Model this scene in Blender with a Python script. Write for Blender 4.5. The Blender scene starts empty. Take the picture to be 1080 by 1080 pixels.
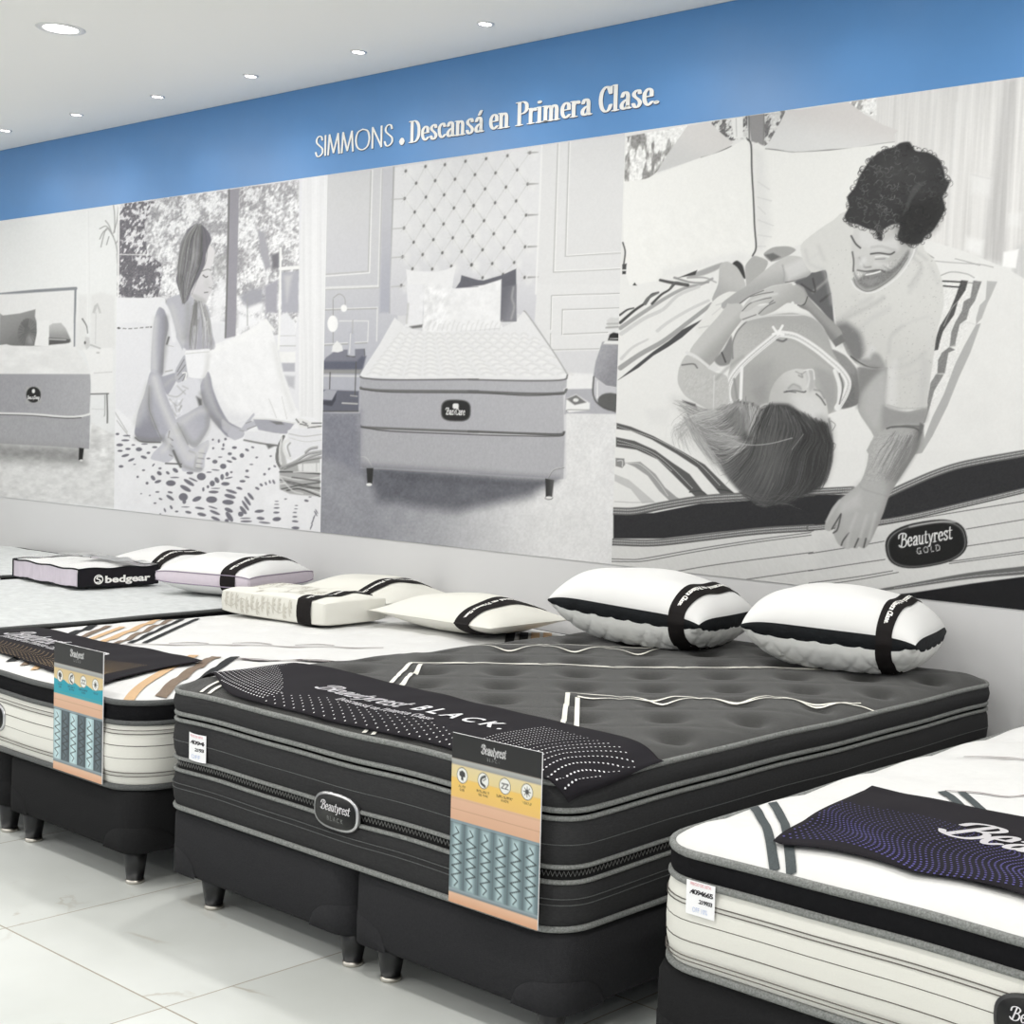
import bpy, math, random
import numpy as np
from mathutils import Matrix, Vector
rng = np.random.default_rng(7)
random.seed(7)
SC = bpy.context.scene
COL = SC.collection

# ------------------------------------------------------------------ camera
CAM_H = 1.4103
F_PX, CX = 1515.76, 760.0
YAW, PITCH, ROLL = -0.66857, 0.05112, 0.03472

def cam_axes():
    cy, sy = math.cos(YAW), math.sin(YAW)
    f = np.array([sy*math.cos(PITCH), cy*math.cos(PITCH), -math.sin(PITCH)])
    r = np.cross(f, [0, 0, 1]); r /= np.linalg.norm(r)
    u = np.cross(r, f)
    c, s = math.cos(ROLL), math.sin(ROLL)
    return c*r+s*u, -s*r+c*u, f
AR, AU, AF = cam_axes()
cd = bpy.data.cameras.new('camera')
cam = bpy.data.objects.new('camera', cd); COL.objects.link(cam)
M = Matrix.Identity(4)
for i in range(3):
    M[i][0], M[i][1], M[i][2] = AR[i], AU[i], -AF[i]
M[2][3] = CAM_H
cam.matrix_world = M
cd.sensor_width = 36; cd.lens = F_PX*36/1080
cd.shift_x = (540-CX)/1080
cd.clip_start = .05; cd.clip_end = 100
SC.camera = cam

YW, ZC = 4.40, 3.093           # wall plane, ceiling height

# ------------------------------------------------------------------ helpers
def lin(c):
    c = np.asarray(c, float)/255.
    return np.where(c <= .04045, c/12.92, ((c+.055)/1.055)**2.4)
def srgb(r, g=None, b=None):
    if g is None: g = b = r
    v = lin([r, g, b]); return (float(v[0]), float(v[1]), float(v[2]), 1)

def empty(name, loc, label, cat, group=None, rz=0):
    o = bpy.data.objects.new(name, None); COL.objects.link(o)
    o.location = loc; o.rotation_euler = (0, 0, rz); o.empty_display_size = .05
    tag(o, label, cat, group); return o
def tag(o, label=None, cat=None, group=None, kind=None):
    if label: o['label'] = label
    if cat: o['category'] = cat
    if group: o['group'] = group
    if kind: o['kind'] = kind
    return o
def mk(name, V, Fc, mat, parent=None, smooth=True, loc=None):
    me = bpy.data.meshes.new(name)
    me.from_pydata([tuple(map(float, v)) for v in V], [], [tuple(f) for f in Fc])
    if mat: me.materials.append(mat)
    if smooth: me.polygons.foreach_set('use_smooth', [True]*len(me.polygons))
    me.update()
    o = bpy.data.objects.new(name, me); COL.objects.link(o)
    if parent: o.parent = parent
    if loc is not None: o.location = loc
    return o
class MB:
    def __init__(s): s.V = []; s.F = []
    def add(s, V, Fc):
        n = len(s.V); s.V.extend([tuple(v) for v in V]); s.F.extend([tuple(i+n for i in f) for f in Fc]); return s
    def box(s, x0, x1, y0, y1, z0, z1):
        V = [(x, y, z) for z in (z0, z1) for y in (y0, y1) for x in (x0, x1)]
        return s.add(V, [(0, 2, 3, 1), (4, 5, 7, 6), (0, 1, 5, 4), (2, 6, 7, 3), (0, 4, 6, 2), (1, 3, 7, 5)])
    def lathe(s, prof, cx=0, cy=0, n=24, cap=True):
        V = []; Fc = []
        for r, z in prof:
            for k in range(n):
                a = 2*math.pi*k/n; V.append((cx+r*math.cos(a), cy+r*math.sin(a), z))
        for i in range(len(prof)-1):
            for k in range(n):
                k2 = (k+1) % n
                Fc.append((i*n+k, i*n+k2, (i+1)*n+k2, (i+1)*n+k))
        if cap:
            Fc.append(tuple(range(n))[::-1]); Fc.append(tuple((len(prof)-1)*n+k for k in range(n)))
        return s.add(V, Fc)
    def grid(s, P, closed_u=False, closed_v=False):
        P = np.asarray(P, float); a, b = P.shape[:2]; Fc = []
        for i in range(a if closed_u else a-1):
            for j in range(b if closed_v else b-1):
                i2, j2 = (i+1) % a, (j+1) % b
                Fc.append((i*b+j, i*b+j2, i2*b+j2, i2*b+j))
        return s.add(P.reshape(-1, 3), Fc)
    def tube(s, pts, r, n=8, closed=False):
        pts = np.asarray(pts, float); m = len(pts); R = []
        for i in range(m):
            a = pts[(i-1) % m] if (closed or i > 0) else pts[i]
            b = pts[(i+1) % m] if (closed or i < m-1) else pts[i]
            t = b-a; t /= np.linalg.norm(t)+1e-12
            up = np.array([0, 0, 1.]) if abs(t[2]) < .9 else np.array([1., 0, 0])
            x = np.cross(t, up); x /= np.linalg.norm(x); y = np.cross(x, t)
            rr = r[i] if hasattr(r, '__len__') else r
            R.append([pts[i]+rr*(math.cos(q)*x+math.sin(q)*y) for q in np.linspace(0, 2*math.pi, n, endpoint=False)])
        return s.grid(R, closed_u=closed, closed_v=True)
    def build(s, name, mat, parent=None, smooth=True, loc=None):
        return mk(name, s.V, s.F, mat, parent, smooth, loc)

# ------------------------------------------------------------------ materials
def mat(name, col, rough=.6, spec=.5, metal=0, noise=0, nscale=60, bump=0, bscale=200, sheen=0, stretch=None, trans=0, alpha=1):
    m = bpy.data.materials.new(name); m.use_nodes = True
    nt = m.node_tree; b = nt.nodes['Principled BSDF']
    b.inputs['Base Color'].default_value = col
    b.inputs['Roughness'].default_value = rough
    b.inputs['Specular IOR Level'].default_value = spec
    b.inputs['Metallic'].default_value = metal
    if sheen: b.inputs['Sheen Weight'].default_value = sheen
    if alpha < 1: b.inputs['Alpha'].default_value = alpha
    tc = nt.nodes.new('ShaderNodeTexCoord'); co = tc.outputs['Object']
    if stretch:
        mp = nt.nodes.new('ShaderNodeMapping'); mp.inputs['Scale'].default_value = stretch
        nt.links.new(co, mp.inputs[0]); co = mp.outputs[0]
    if noise:
        n = nt.nodes.new('ShaderNodeTexNoise'); n.inputs['Scale'].default_value = nscale; n.inputs['Detail'].default_value = 4
        nt.links.new(co, n.inputs['Vector'])
        mr = nt.nodes.new('ShaderNodeMapRange'); mr.inputs['From Min'].default_value = .25; mr.inputs['From Max'].default_value = .75
        mr.inputs['To Min'].default_value = 1-noise; mr.inputs['To Max'].default_value = 1+noise
        nt.links.new(n.outputs[0], mr.inputs['Value'])
        mx = nt.nodes.new('ShaderNodeVectorMath'); mx.operation = 'SCALE'; mx.inputs[0].default_value = col[:3]
        nt.links.new(mr.outputs[0], mx.inputs['Scale']); nt.links.new(mx.outputs[0], b.inputs['Base Color'])
    if bump:
        n2 = nt.nodes.new('ShaderNodeTexNoise'); n2.inputs['Scale'].default_value = bscale; n2.inputs['Detail'].default_value = 3
        nt.links.new(co, n2.inputs['Vector'])
        bp = nt.nodes.new('ShaderNodeBump'); bp.inputs['Strength'].default_value = bump; bp.inputs['Distance'].default_value = .004
        nt.links.new(n2.outputs[0], bp.inputs['Height']); nt.links.new(bp.outputs[0], b.inputs['Normal'])
    return m
def mat_attr(name, rough=.55, spec=.3):
    m = bpy.data.materials.new(name); m.use_nodes = True
    nt = m.node_tree; b = nt.nodes['Principled BSDF']
    a = nt.nodes.new('ShaderNodeAttribute'); a.attribute_name = 'ink'
    nt.links.new(a.outputs['Color'], b.inputs['Base Color'])
    b.inputs['Roughness'].default_value = rough; b.inputs['Specular IOR Level'].default_value = spec
    return m
def emit(name, col, s):
    m = bpy.data.materials.new(name); m.use_nodes = True
    nt = m.node_tree; nt.nodes.clear()
    e = nt.nodes.new('ShaderNodeEmission'); e.inputs[0].default_value = col; e.inputs[1].default_value = s
    o = nt.nodes.new('ShaderNodeOutputMaterial'); nt.links.new(e.outputs[0], o.inputs[0]); return m

m_wall = mat('wall_paint', srgb(212, 212, 213), .6, .3, bump=.03, bscale=300)
m_ceil = mat('ceiling_paint', srgb(249, 248, 245), .8, .2)
m_blue = mat('blue_vinyl', srgb(85, 139, 196), .38, .5, noise=.02, nscale=8)
m_white_ink = mat('white_letter', srgb(248, 247, 243), .5, .3)
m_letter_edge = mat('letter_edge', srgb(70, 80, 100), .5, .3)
m_print = mat_attr('printed_vinyl', .5, .12)
m_card = mat_attr('printed_card', .4, .4)
m_blackfab = mat('charcoal_fabric', srgb(54, 54, 55), .9, .08, noise=.16, nscale=90, bump=.35, bscale=260, stretch=(1, 1, 3))
m_quilt = mat('charcoal_quilt', srgb(62, 62, 61), .9, .1, noise=.25, nscale=200, bump=.5, bscale=300, sheen=.2)
m_basefab = mat('base_fabric', srgb(47, 47, 49), .9, .08, noise=.12, nscale=140, bump=.3, bscale=350)
m_basefab2 = mat('base_fabric_black', srgb(36, 36, 37), .9, .08, noise=.12, nscale=140, bump=.3, bscale=350)
m_blackband = mat('black_border', srgb(24, 24, 26), .9, .08, noise=.15, nscale=120, bump=.3, bscale=300)
m_gap = mat('dark_gap', srgb(14, 14, 15), .9, .1)
m_mesh = mat('mesh_band', srgb(18, 18, 19), .7, .3, noise=.4, nscale=300, bump=.8, bscale=400)
m_zip = mat('zigzag_thread', srgb(150, 150, 148), .5, .5)
m_tape = mat('grey_tape', srgb(128, 130, 128), .6, .25, noise=.45, nscale=220, bump=.5, bscale=420)
m_tape2 = mat('dark_grey_tape', srgb(84, 86, 86), .6, .4, noise=.3, nscale=240, bump=.5, bscale=420)
m_stitch = mat('dark_stitch', srgb(30, 30, 31), .8, .2)
m_stitch_grey = mat('grey_stitch', srgb(104, 100, 96), .8, .2)
m_whitefab = mat('white_ticking', srgb(226, 225, 218), .85, .2, noise=.03, nscale=220, bump=.3, bscale=300, stretch=(1, 1, 4))
m_whitetop = mat('white_quilt', srgb(220, 220, 219), .85, .2, noise=.02, nscale=40, bump=.25, bscale=60)
m_lefttop = mat('white_damask_quilt', srgb(204, 207, 207), .85, .1, noise=.1, nscale=24, bump=1, bscale=22)
m_emb_white = mat('white_embroidery', srgb(240, 238, 228), .6, .3)
m_emb_tan = mat('tan_stripe', srgb(205, 172, 135), .75, .2, noise=.08, nscale=200)
m_emb_brown = mat('brown_stripe', srgb(128, 112, 98), .75, .2, noise=.15, nscale=200)
m_emb_black = mat('black_stripe', srgb(38, 40, 42), .75, .2, noise=.2, nscale=200)
m_emb_dgrey = mat('grey_stripe', srgb(74, 80, 82), .75, .2, noise=.2, nscale=200)
m_emb_fine = mat('fine_line_thread', srgb(150, 140, 140), .7, .2)
m_runner = mat('black_runner_cloth', srgb(36, 34, 38), .85, .12, noise=.06, nscale=10, bump=.12, bscale=12)
m_dotwhite = mat('white_dot_print', srgb(235, 234, 238), .6, .2)
m_dotgold = mat('gold_dot_print', srgb(150, 126, 92), .6, .2)
m_dotviolet = mat('violet_dot_print', srgb(88, 83, 146), .6, .2)
m_foil = mat('silver_foil', srgb(225, 222, 226), .3, .5, metal=.35)
m_pillow = mat('white_pillow_cloth', srgb(228, 228, 227), .85, .2, noise=.01, nscale=12, bump=.15, bscale=14)
m_cream = mat('cream_pillow_cloth', srgb(226, 225, 217), .85, .2, bump=.1, bscale=14)
m_pquilt = mat('quilted_pale_cloth', srgb(240, 241, 238), .85, .2, noise=.02, nscale=60, bump=.15, bscale=80)
m_gusset = mat('black_gusset', srgb(20, 23, 26), .7, .2, noise=.4, nscale=30, bump=.3, bscale=120)
m_sleeve = mat('black_sleeve', srgb(30, 27, 27), .75, .15, bump=.06, bscale=20)
m_lav = mat('lavender_gusset', srgb(214, 204, 214), .85, .2, noise=.03, nscale=40)
m_bag_reflection = mat('painted_reflection_grey', srgb(150, 152, 154), .5, .3, noise=.3, nscale=9, stretch=(1, 3, 1))  # reflection on the bag's plastic, put into the colour
m_lavmix = mat('lavender_mottled', srgb(208, 199, 210), .5, .4, noise=.12, nscale=22, stretch=(1, 1, .4))
m_lavpipe = mat('mauve_piping', srgb(150, 140, 155), .7, .2)
m_leafgrey = mat('leaf_print', srgb(203, 200, 190), .85, .2)
m_plastic = mat('clear_plastic', srgb(250), .08, .6, alpha=.22)
m_leg = mat('black_leg', srgb(26, 26, 27), .35, .5)
m_metal = mat('brushed_metal', srgb(205, 200, 192), .3, .5, metal=1)
m_badge = mat('black_badge', srgb(14, 14, 15), .35, .3)
m_rim = mat('badge_rim', srgb(190, 190, 192), .28, .5, metal=1)
m_rim_black = mat('black_badge_rim', srgb(40, 40, 42), .3, .5)
m_paper = mat('paper_tag', srgb(244, 244, 246), .6, .3)
m_inkblack = mat('black_marker', srgb(40, 38, 42), .6, .2)
m_inkred = mat('red_print', srgb(222, 120, 128), .6, .2)
m_inkblue = mat('blue_marker', srgb(186, 200, 232), .6, .2)
m_lamp = emit('lamp_diffuser', (1, .985, .96, 1), 14)
m_trimwhite = mat('lamp_trim', srgb(225), .35, .5, metal=.3)

# marble floor tiles, 80 cm
def floor_mat():
    m = bpy.data.materials.new('marble_tiles'); m.use_nodes = True
    nt = m.node_tree; N = nt.nodes.new; L = nt.links.new; b = nt.nodes['Principled BSDF']
    tc = N('ShaderNodeTexCoord'); sx = N('ShaderNodeSeparateXYZ'); L(tc.outputs['Object'], sx.inputs[0])
    def edge(out, off):
        a = N('ShaderNodeMath'); a.operation = 'SUBTRACT'; L(out, a.inputs[0]); a.inputs[1].default_value = off-80
        d = N('ShaderNodeMath'); d.operation = 'DIVIDE'; L(a.outputs[0], d.inputs[0]); d.inputs[1].default_value = .8
        f = N('ShaderNodeMath'); f.operation = 'FRACT'; L(d.outputs[0], f.inputs[0])
        s = N('ShaderNodeMath'); s.operation = 'SUBTRACT'; L(f.outputs[0], s.inputs[0]); s.inputs[1].default_value = .5
        ab = N('ShaderNodeMath'); ab.operation = 'ABSOLUTE'; L(s.outputs[0], ab.inputs[0])
        g = N('ShaderNodeMath'); g.operation = 'GREATER_THAN'; L(ab.outputs[0], g.inputs[0]); g.inputs[1].default_value = .4972
        fl = N('ShaderNodeMath'); fl.operation = 'FLOOR'; L(d.outputs[0], fl.inputs[0])
        return g.outputs[0], fl.outputs[0]
    g1, i1 = edge(sx.outputs[0], -3.914); g2, i2 = edge(sx.outputs[1], 1.853)
    gm = N('ShaderNodeMath'); gm.operation = 'MAXIMUM'; L(g1, gm.inputs[0]); L(g2, gm.inputs[1])
    # each tile shifts the vein field
    cmb = N('ShaderNodeCombineXYZ')
    for k, (i, mul) in enumerate(((i1, 3.7), (i2, 5.3))):
        mm = N('ShaderNodeMath'); mm.operation = 'MULTIPLY'; L(i, mm.inputs[0]); mm.inputs[1].default_value = mul; L(mm.outputs[0], cmb.inputs[k])
    add = N('ShaderNodeVectorMath'); L(tc.outputs['Object'], add.inputs[0]); L(cmb.outputs[0], add.inputs[1])
    n1 = N('ShaderNodeTexNoise'); n1.inputs['Scale'].default_value = 1.3; n1.inputs['Detail'].default_value = 8; n1.inputs['Distortion'].default_value = 1.2
    L(add.outputs[0], n1.inputs['Vector'])
    v = N('ShaderNodeMath'); v.operation = 'SUBTRACT'; L(n1.outputs[0], v.inputs[0]); v.inputs[1].default_value = .5
    va = N('ShaderNodeMath'); va.operation = 'ABSOLUTE'; L(v.outputs[0], va.inputs[0])
    n3 = N('ShaderNodeTexNoise'); n3.inputs['Scale'].default_value = 2.4; n3.inputs['Detail'].default_value = 2; L(add.outputs[0], n3.inputs['Vector'])
    r1 = N('ShaderNodeMapRange'); L(va.outputs[0], r1.inputs['Value']); r1.inputs['From Max'].default_value = .016; r1.inputs['To Min'].default_value = 1; r1.inputs['To Max'].default_value = 0
    r3 = N('ShaderNodeMapRange'); L(n3.outputs[0], r3.inputs['Value']); r3.inputs['From Min'].default_value = .5; r3.inputs['From Max'].default_value = .68
    vm = N('ShaderNodeMath'); vm.operation = 'MULTIPLY'; L(r1.outputs[0], vm.inputs[0]); L(r3.outputs[0], vm.inputs[1])
    n2 = N('ShaderNodeTexNoise'); n2.inputs['Scale'].default_value = 1.1; n2.inputs['Detail'].default_value = 5; L(add.outputs[0], n2.inputs['Vector'])
    cr = N('ShaderNodeValToRGB'); L(n2.outputs[0], cr.inputs[0])
    cr.color_ramp.elements[0].position = .3; cr.color_ramp.elements[0].color = srgb(208, 211, 207)
    cr.color_ramp.elements[1].position = .62; cr.color_ramp.elements[1].color = srgb(226, 229, 227)
    m1 = N('ShaderNodeMix'); m1.data_type = 'RGBA'; L(vm.outputs[0], m1.inputs[0]); L(cr.outputs[0], m1.inputs[6]); m1.inputs[7].default_value = srgb(178, 170, 156)
    m2 = N('ShaderNodeMix'); m2.data_type = 'RGBA'; L(gm.outputs[0], m2.inputs[0]); L(m1.outputs[2], m2.inputs[6]); m2.inputs[7].default_value = srgb(165, 155, 140)
    L(m2.outputs[2], b.inputs['Base Color'])
    b.inputs['Roughness'].default_value = .3; b.inputs['Specular IOR Level'].default_value = .45
    return m
m_floor = floor_mat()

# ------------------------------------------------------------------ room
X0, X1, Y0 = -13.0, 2.9, -3.6
def plane_box(name, *a, mat=None):
    o = MB().box(*a).build(name, mat, smooth=False); tag(o, kind='structure'); return o
plane_box('floor', X0, X1, Y0, YW, -.1, 0, mat=m_floor)
plane_box('ceiling', X0, X1, Y0, YW, ZC, ZC+.1, mat=m_ceil)
plane_box('wall_back', X0, X1, YW, YW+.12, 0, ZC, mat=m_wall)
plane_box('wall_left', X0-.12, X0, Y0, YW, 0, ZC, mat=m_wall)
plane_box('blocker_wall_right', X1, X1+.12, Y0, YW, 0, ZC, mat=m_wall)  # unseen wall, added to hold back sidelight from the right

# ------------------------------------------------------------------ lettering
def cr_spline(p, n=5):
    p = np.asarray(p, float)
    if len(p) < 3: return p
    q = np.vstack([2*p[0]-p[1], p, 2*p[-1]-p[-2]]); out = []
    for i in range(1, len(q)-2):
        for t in np.linspace(0, 1, n, endpoint=False):
            a, b, c, d = q[i-1:i+3]
            out.append(.5*((2*b)+(c-a)*t+(2*a-5*b+4*c-d)*t*t+(3*b-a-3*c+d)*t**3))
    out.append(p[-1]); return np.array(out)
def hull(P):
    P = sorted(set(map(tuple, np.round(P, 6))))
    def half(Q):
        h = []
        for p in Q:
            while len(h) > 1 and (h[-1][0]-h[-2][0])*(p[1]-h[-2][1])-(h[-1][1]-h[-2][1])*(p[0]-h[-2][0]) <= 0: h.pop()
            h.append(p)
        return h
    a = half(P); b = half(P[::-1]); return a[:-1]+b[:-1]
def nib(pts, wx, wy, curve=True, n=5):
    """broad-nib pen stroke: list of convex polygons"""
    p = cr_spline(pts, n) if curve else np.asarray(pts, float)
    k = [(math.cos(a)*wx/2, math.sin(a)*wy/2) for a in np.linspace(0, 2*math.pi, 8, endpoint=False)]
    return [hull([(x+dx, y+dy) for x, y in (p[i], p[i+1]) for dx, dy in k]) for i in range(len(p)-1)]
# pen skeletons: (strokes, advance); 'L' prefix = straight
G = {
 'n': ([('L', (.09, 0), (.09, .47)), ('L', (.02, .48), (.1, .48)), ('C', (.09, .36), (.16, .46), (.25, .46), (.3, .36), (.3, .2)), ('L', (.3, .3), (.3, 0)), ('L', (.01, .01), (.17, .01)), ('L', (.22, .01), (.38, .01))], .42),
 'm': ([('L', (.09, 0), (.09, .47)), ('L', (.02, .48), (.1, .48)), ('C', (.09, .36), (.16, .46), (.24, .46), (.29, .36), (.29, .2)), ('L', (.29, .3), (.29, 0)), ('C', (.29, .36), (.36, .46), (.44, .46), (.49, .36), (.49, .2)), ('L', (.49, .3), (.49, 0)), ('L', (.01, .01), (.17, .01)), ('L', (.22, .01), (.36, .01)), ('L', (.42, .01), (.57, .01))], .61),
 'r': ([('L', (.09, 0), (.09, .47)), ('L', (.02, .48), (.1, .48)), ('C', (.09, .34), (.15, .45), (.24, .47), (.26, .4)), ('L', (.01, .01), (.18, .01))], .31),
 'i': ([('L', (.09, 0), (.09, .47)), ('L', (.02, .48), (.1, .48)), ('L', (.01, .01), (.17, .01)), ('C', (.07, .64), (.09, .67), (.11, .64), (.09, .61), (.07, .64))], .21),
 'l': ([('L', (.09, 0), (.09, .74)), ('L', (.02, .74), (.1, .74)), ('L', (.01, .01), (.17, .01))], .21),
 'e': ([('L', (.07, .26), (.31, .26)), ('C', (.3, .27), (.29, .42), (.19, .48), (.09, .38), (.07, .24), (.1, .1), (.2, .01), (.32, .1))], .37),
 'c': ([('C', (.3, .37), (.25, .48), (.16, .47), (.08, .37), (.07, .24), (.1, .1), (.2, .01), (.32, .1))], .35),
 'a': ([('C', (.09, .36), (.14, .48), (.23, .48), (.28, .38), (.28, .2)), ('L', (.28, .3), (.28, .06)), ('C', (.28, .08), (.31, .01), (.36, .02)), ('C', (.28, .28), (.16, .24), (.08, .14), (.1, .03), (.19, .01), (.28, .1))], .39),
 's': ([('C', (.27, .38), (.24, .48), (.15, .48), (.08, .41), (.1, .32), (.22, .22), (.28, .12), (.22, .01), (.12, .01), (.06, .12))], .34),
 'u': ([('C', (.08, .47), (.08, .15), (.14, .02), (.23, .04), (.29, .15)), ('L', (.29, .47), (.29, 0)), ('L', (.02, .48), (.09, .48)), ('L', (.29, .01), (.37, .01))], .4),
 't': ([('C', (.12, .66), (.11, .12), (.18, .01), (.26, .06)), ('L', (.02, .48), (.25, .48))], .28),
 'y': ([('L', (.06, .47), (.18, .06)), ('C', (.31, .47), (.18, .04), (.1, -.17), (.02, -.18))], .36),
 'D': ([('L', (.11, 0), (.11, .73)), ('C', (.11, .73), (.27, .72), (.39, .58), (.42, .37), (.39, .15), (.27, .02), (.11, .01)), ('L', (.02, .01), (.16, .01)), ('L', (.02, .73), (.16, .73))], .5),
 'P': ([('L', (.11, 0), (.11, .73)), ('C', (.11, .73), (.27, .73), (.37, .65), (.37, .46), (.27, .37), (.11, .36)), ('L', (.02, .01), (.2, .01)), ('L', (.02, .73), (.16, .73))], .43),
 'C': ([('C', (.4, .54), (.34, .7), (.24, .73), (.12, .6), (.08, .37), (.12, .14), (.24, .01), (.36, .06), (.42, .2)), ('L', (.41, .72), (.41, .52))], .48),
 'S': ([('C', (.36, .58), (.32, .7), (.2, .73), (.1, .64), (.11, .5), (.24, .38), (.37, .26), (.37, .1), (.24, .0), (.12, .02), (.06, .16))], .43),
 'I': ([('L', (.07, 0), (.07, .73))], .15),
 'M': ([('L', (.05, 0), (.1, .73)), ('L', (.1, .73), (.3, .05)), ('L', (.3, .05), (.5, .73)), ('L', (.5, .73), (.56, 0))], .62),
 'O': ([('C', (.36, .73), (.14, .64), (.06, .37), (.14, .1), (.36, 0), (.58, .1), (.66, .37), (.58, .64), (.36, .73))], .72),
 'N': ([('L', (.07, 0), (.07, .73)), ('L', (.07, .73), (.46, .02)), ('L', (.46, 0), (.46, .73))], .54),
 'B': ([('C', (-.08, .5), (-.06, .68), (.1, .76), (.3, .74), (.42, .62), (.34, .46), (.16, .4)), ('C', (.16, .4), (.36, .4), (.46, .26), (.4, .08), (.24, .0), (.05, .04), (-.06, .14)), ('C', (.2, .72), (.16, .4), (.1, .02))], .5),
 'k': ([('L', (.09, 0), (.09, .74)), ('L', (.3, .47), (.1, .22)), ('L', (.16, .28), (.33, .01))], .36),
 '.': ([('C', (.05, .06), (.08, .09), (.11, .06), (.08, .03), (.05, .06))], .18),
 '|': ([('L', (.08, -.1), (.08, .74))], .18),
 ' ': ([], .2),
}
G['á'] = (G['a'][0]+[('L', (.2, .56), (.28, .7))], G['a'][1])
def pen_text(s, wx=.1, wy=.03, shear=0, track=0, n=4):
    out = []; x = 0
    for ch in s:
        st, adv = G[ch]
        for k in st:
            for h in nib(k[1:], wx, wy, k[0] == 'C', n):
                out.append([(px+x+shear*py, py) for px, py in h])
        x += adv+track
    return out, x-track
def font_text(s, size=1., track=1., bold=0):
    """built-in sans letters as polygons, cap height about .7*size"""
    c = bpy.data.curves.new('t', 'FONT'); c.body = s; c.size = size; c.space_character = track; c.resolution_u = 3; c.offset = bold
    o = bpy.data.objects.new('t', c); COL.objects.link(o)
    dg = bpy.context.evaluated_depsgraph_get(); dg.update()
    me = bpy.data.meshes.new_from_object(o.evaluated_get(dg))
    P = [[(me.vertices[i].co.x, me.vertices[i].co.y) for i in f.vertices] for f in me.polygons]
    bpy.data.objects.remove(o); bpy.data.curves.remove(c); bpy.data.meshes.remove(me)
    return P
def fitbox(polys, x0, x1, y0, ysc=None, y1=None, base=True):
    """scale polygons so they span x0..x1; baseline at y0"""
    xs = [p[0] for q in polys for p in q]; ys = [p[1] for q in polys for p in q]
    a, b = min(xs), max(xs); k = (x1-x0)/(b-a); ky = k if ysc is None else ysc
    if y1 is not None: ky = (y1-y0)/max(ys)
    return [[(x0+(x-a)*k, y0+y*ky) for x, y in q] for q in polys]
def lettering(name, polys, fn, mat_, parent):
    """flat letters laid on a surface: fn(u, v, height) -> (x, y, z)"""
    V = []; Fc = []
    for i, q in enumerate(polys):
        n = len(V); V += [fn(u, v, (i % 9)*3e-5) for u, v in q]; Fc.append(tuple(range(n, n+len(q))))
    return mk(name, V, Fc, mat_, parent, smooth=False)
P_SPOT, P_AREA, P_WORLD, EXPO = 3.4, 14.0, .7, .0
# ------------------------------------------------------------------ the printed mural
def proj_arr(P):
    q = P-np.array([0, 0, CAM_H]); z = q@AF
    return CX+F_PX*(q@AR)/z, 540-F_PX*(q@AU)/z

def smooth01(t): t = np.clip(t, 0, 1); return t*t*(3-2*t)
_perm = rng.permutation(4096); _val = rng.random(4096)
def vnoise(x, y, seed=0):
    xi = np.floor(x).astype(int); yi = np.floor(y).astype(int); fx = x-xi; fy = y-yi
    fx = fx*fx*(3-2*fx); fy = fy*fy*(3-2*fy)
    h = lambda a, b: _val[_perm[(a+_perm[(b+seed*57) & 4095]) & 4095]]
    return (h(xi, yi)*(1-fx)+h(xi+1, yi)*fx)*(1-fy)+(h(xi, yi+1)*(1-fx)+h(xi+1, yi+1)*fx)*fy
def fbm(x, y, o=4, seed=0):
    s = 0; a = .5; t = 0
    for k in range(o): s = s+a*vnoise(x*2**k, y*2**k, seed+k); t += a; a *= .5
    return s/t

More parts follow.
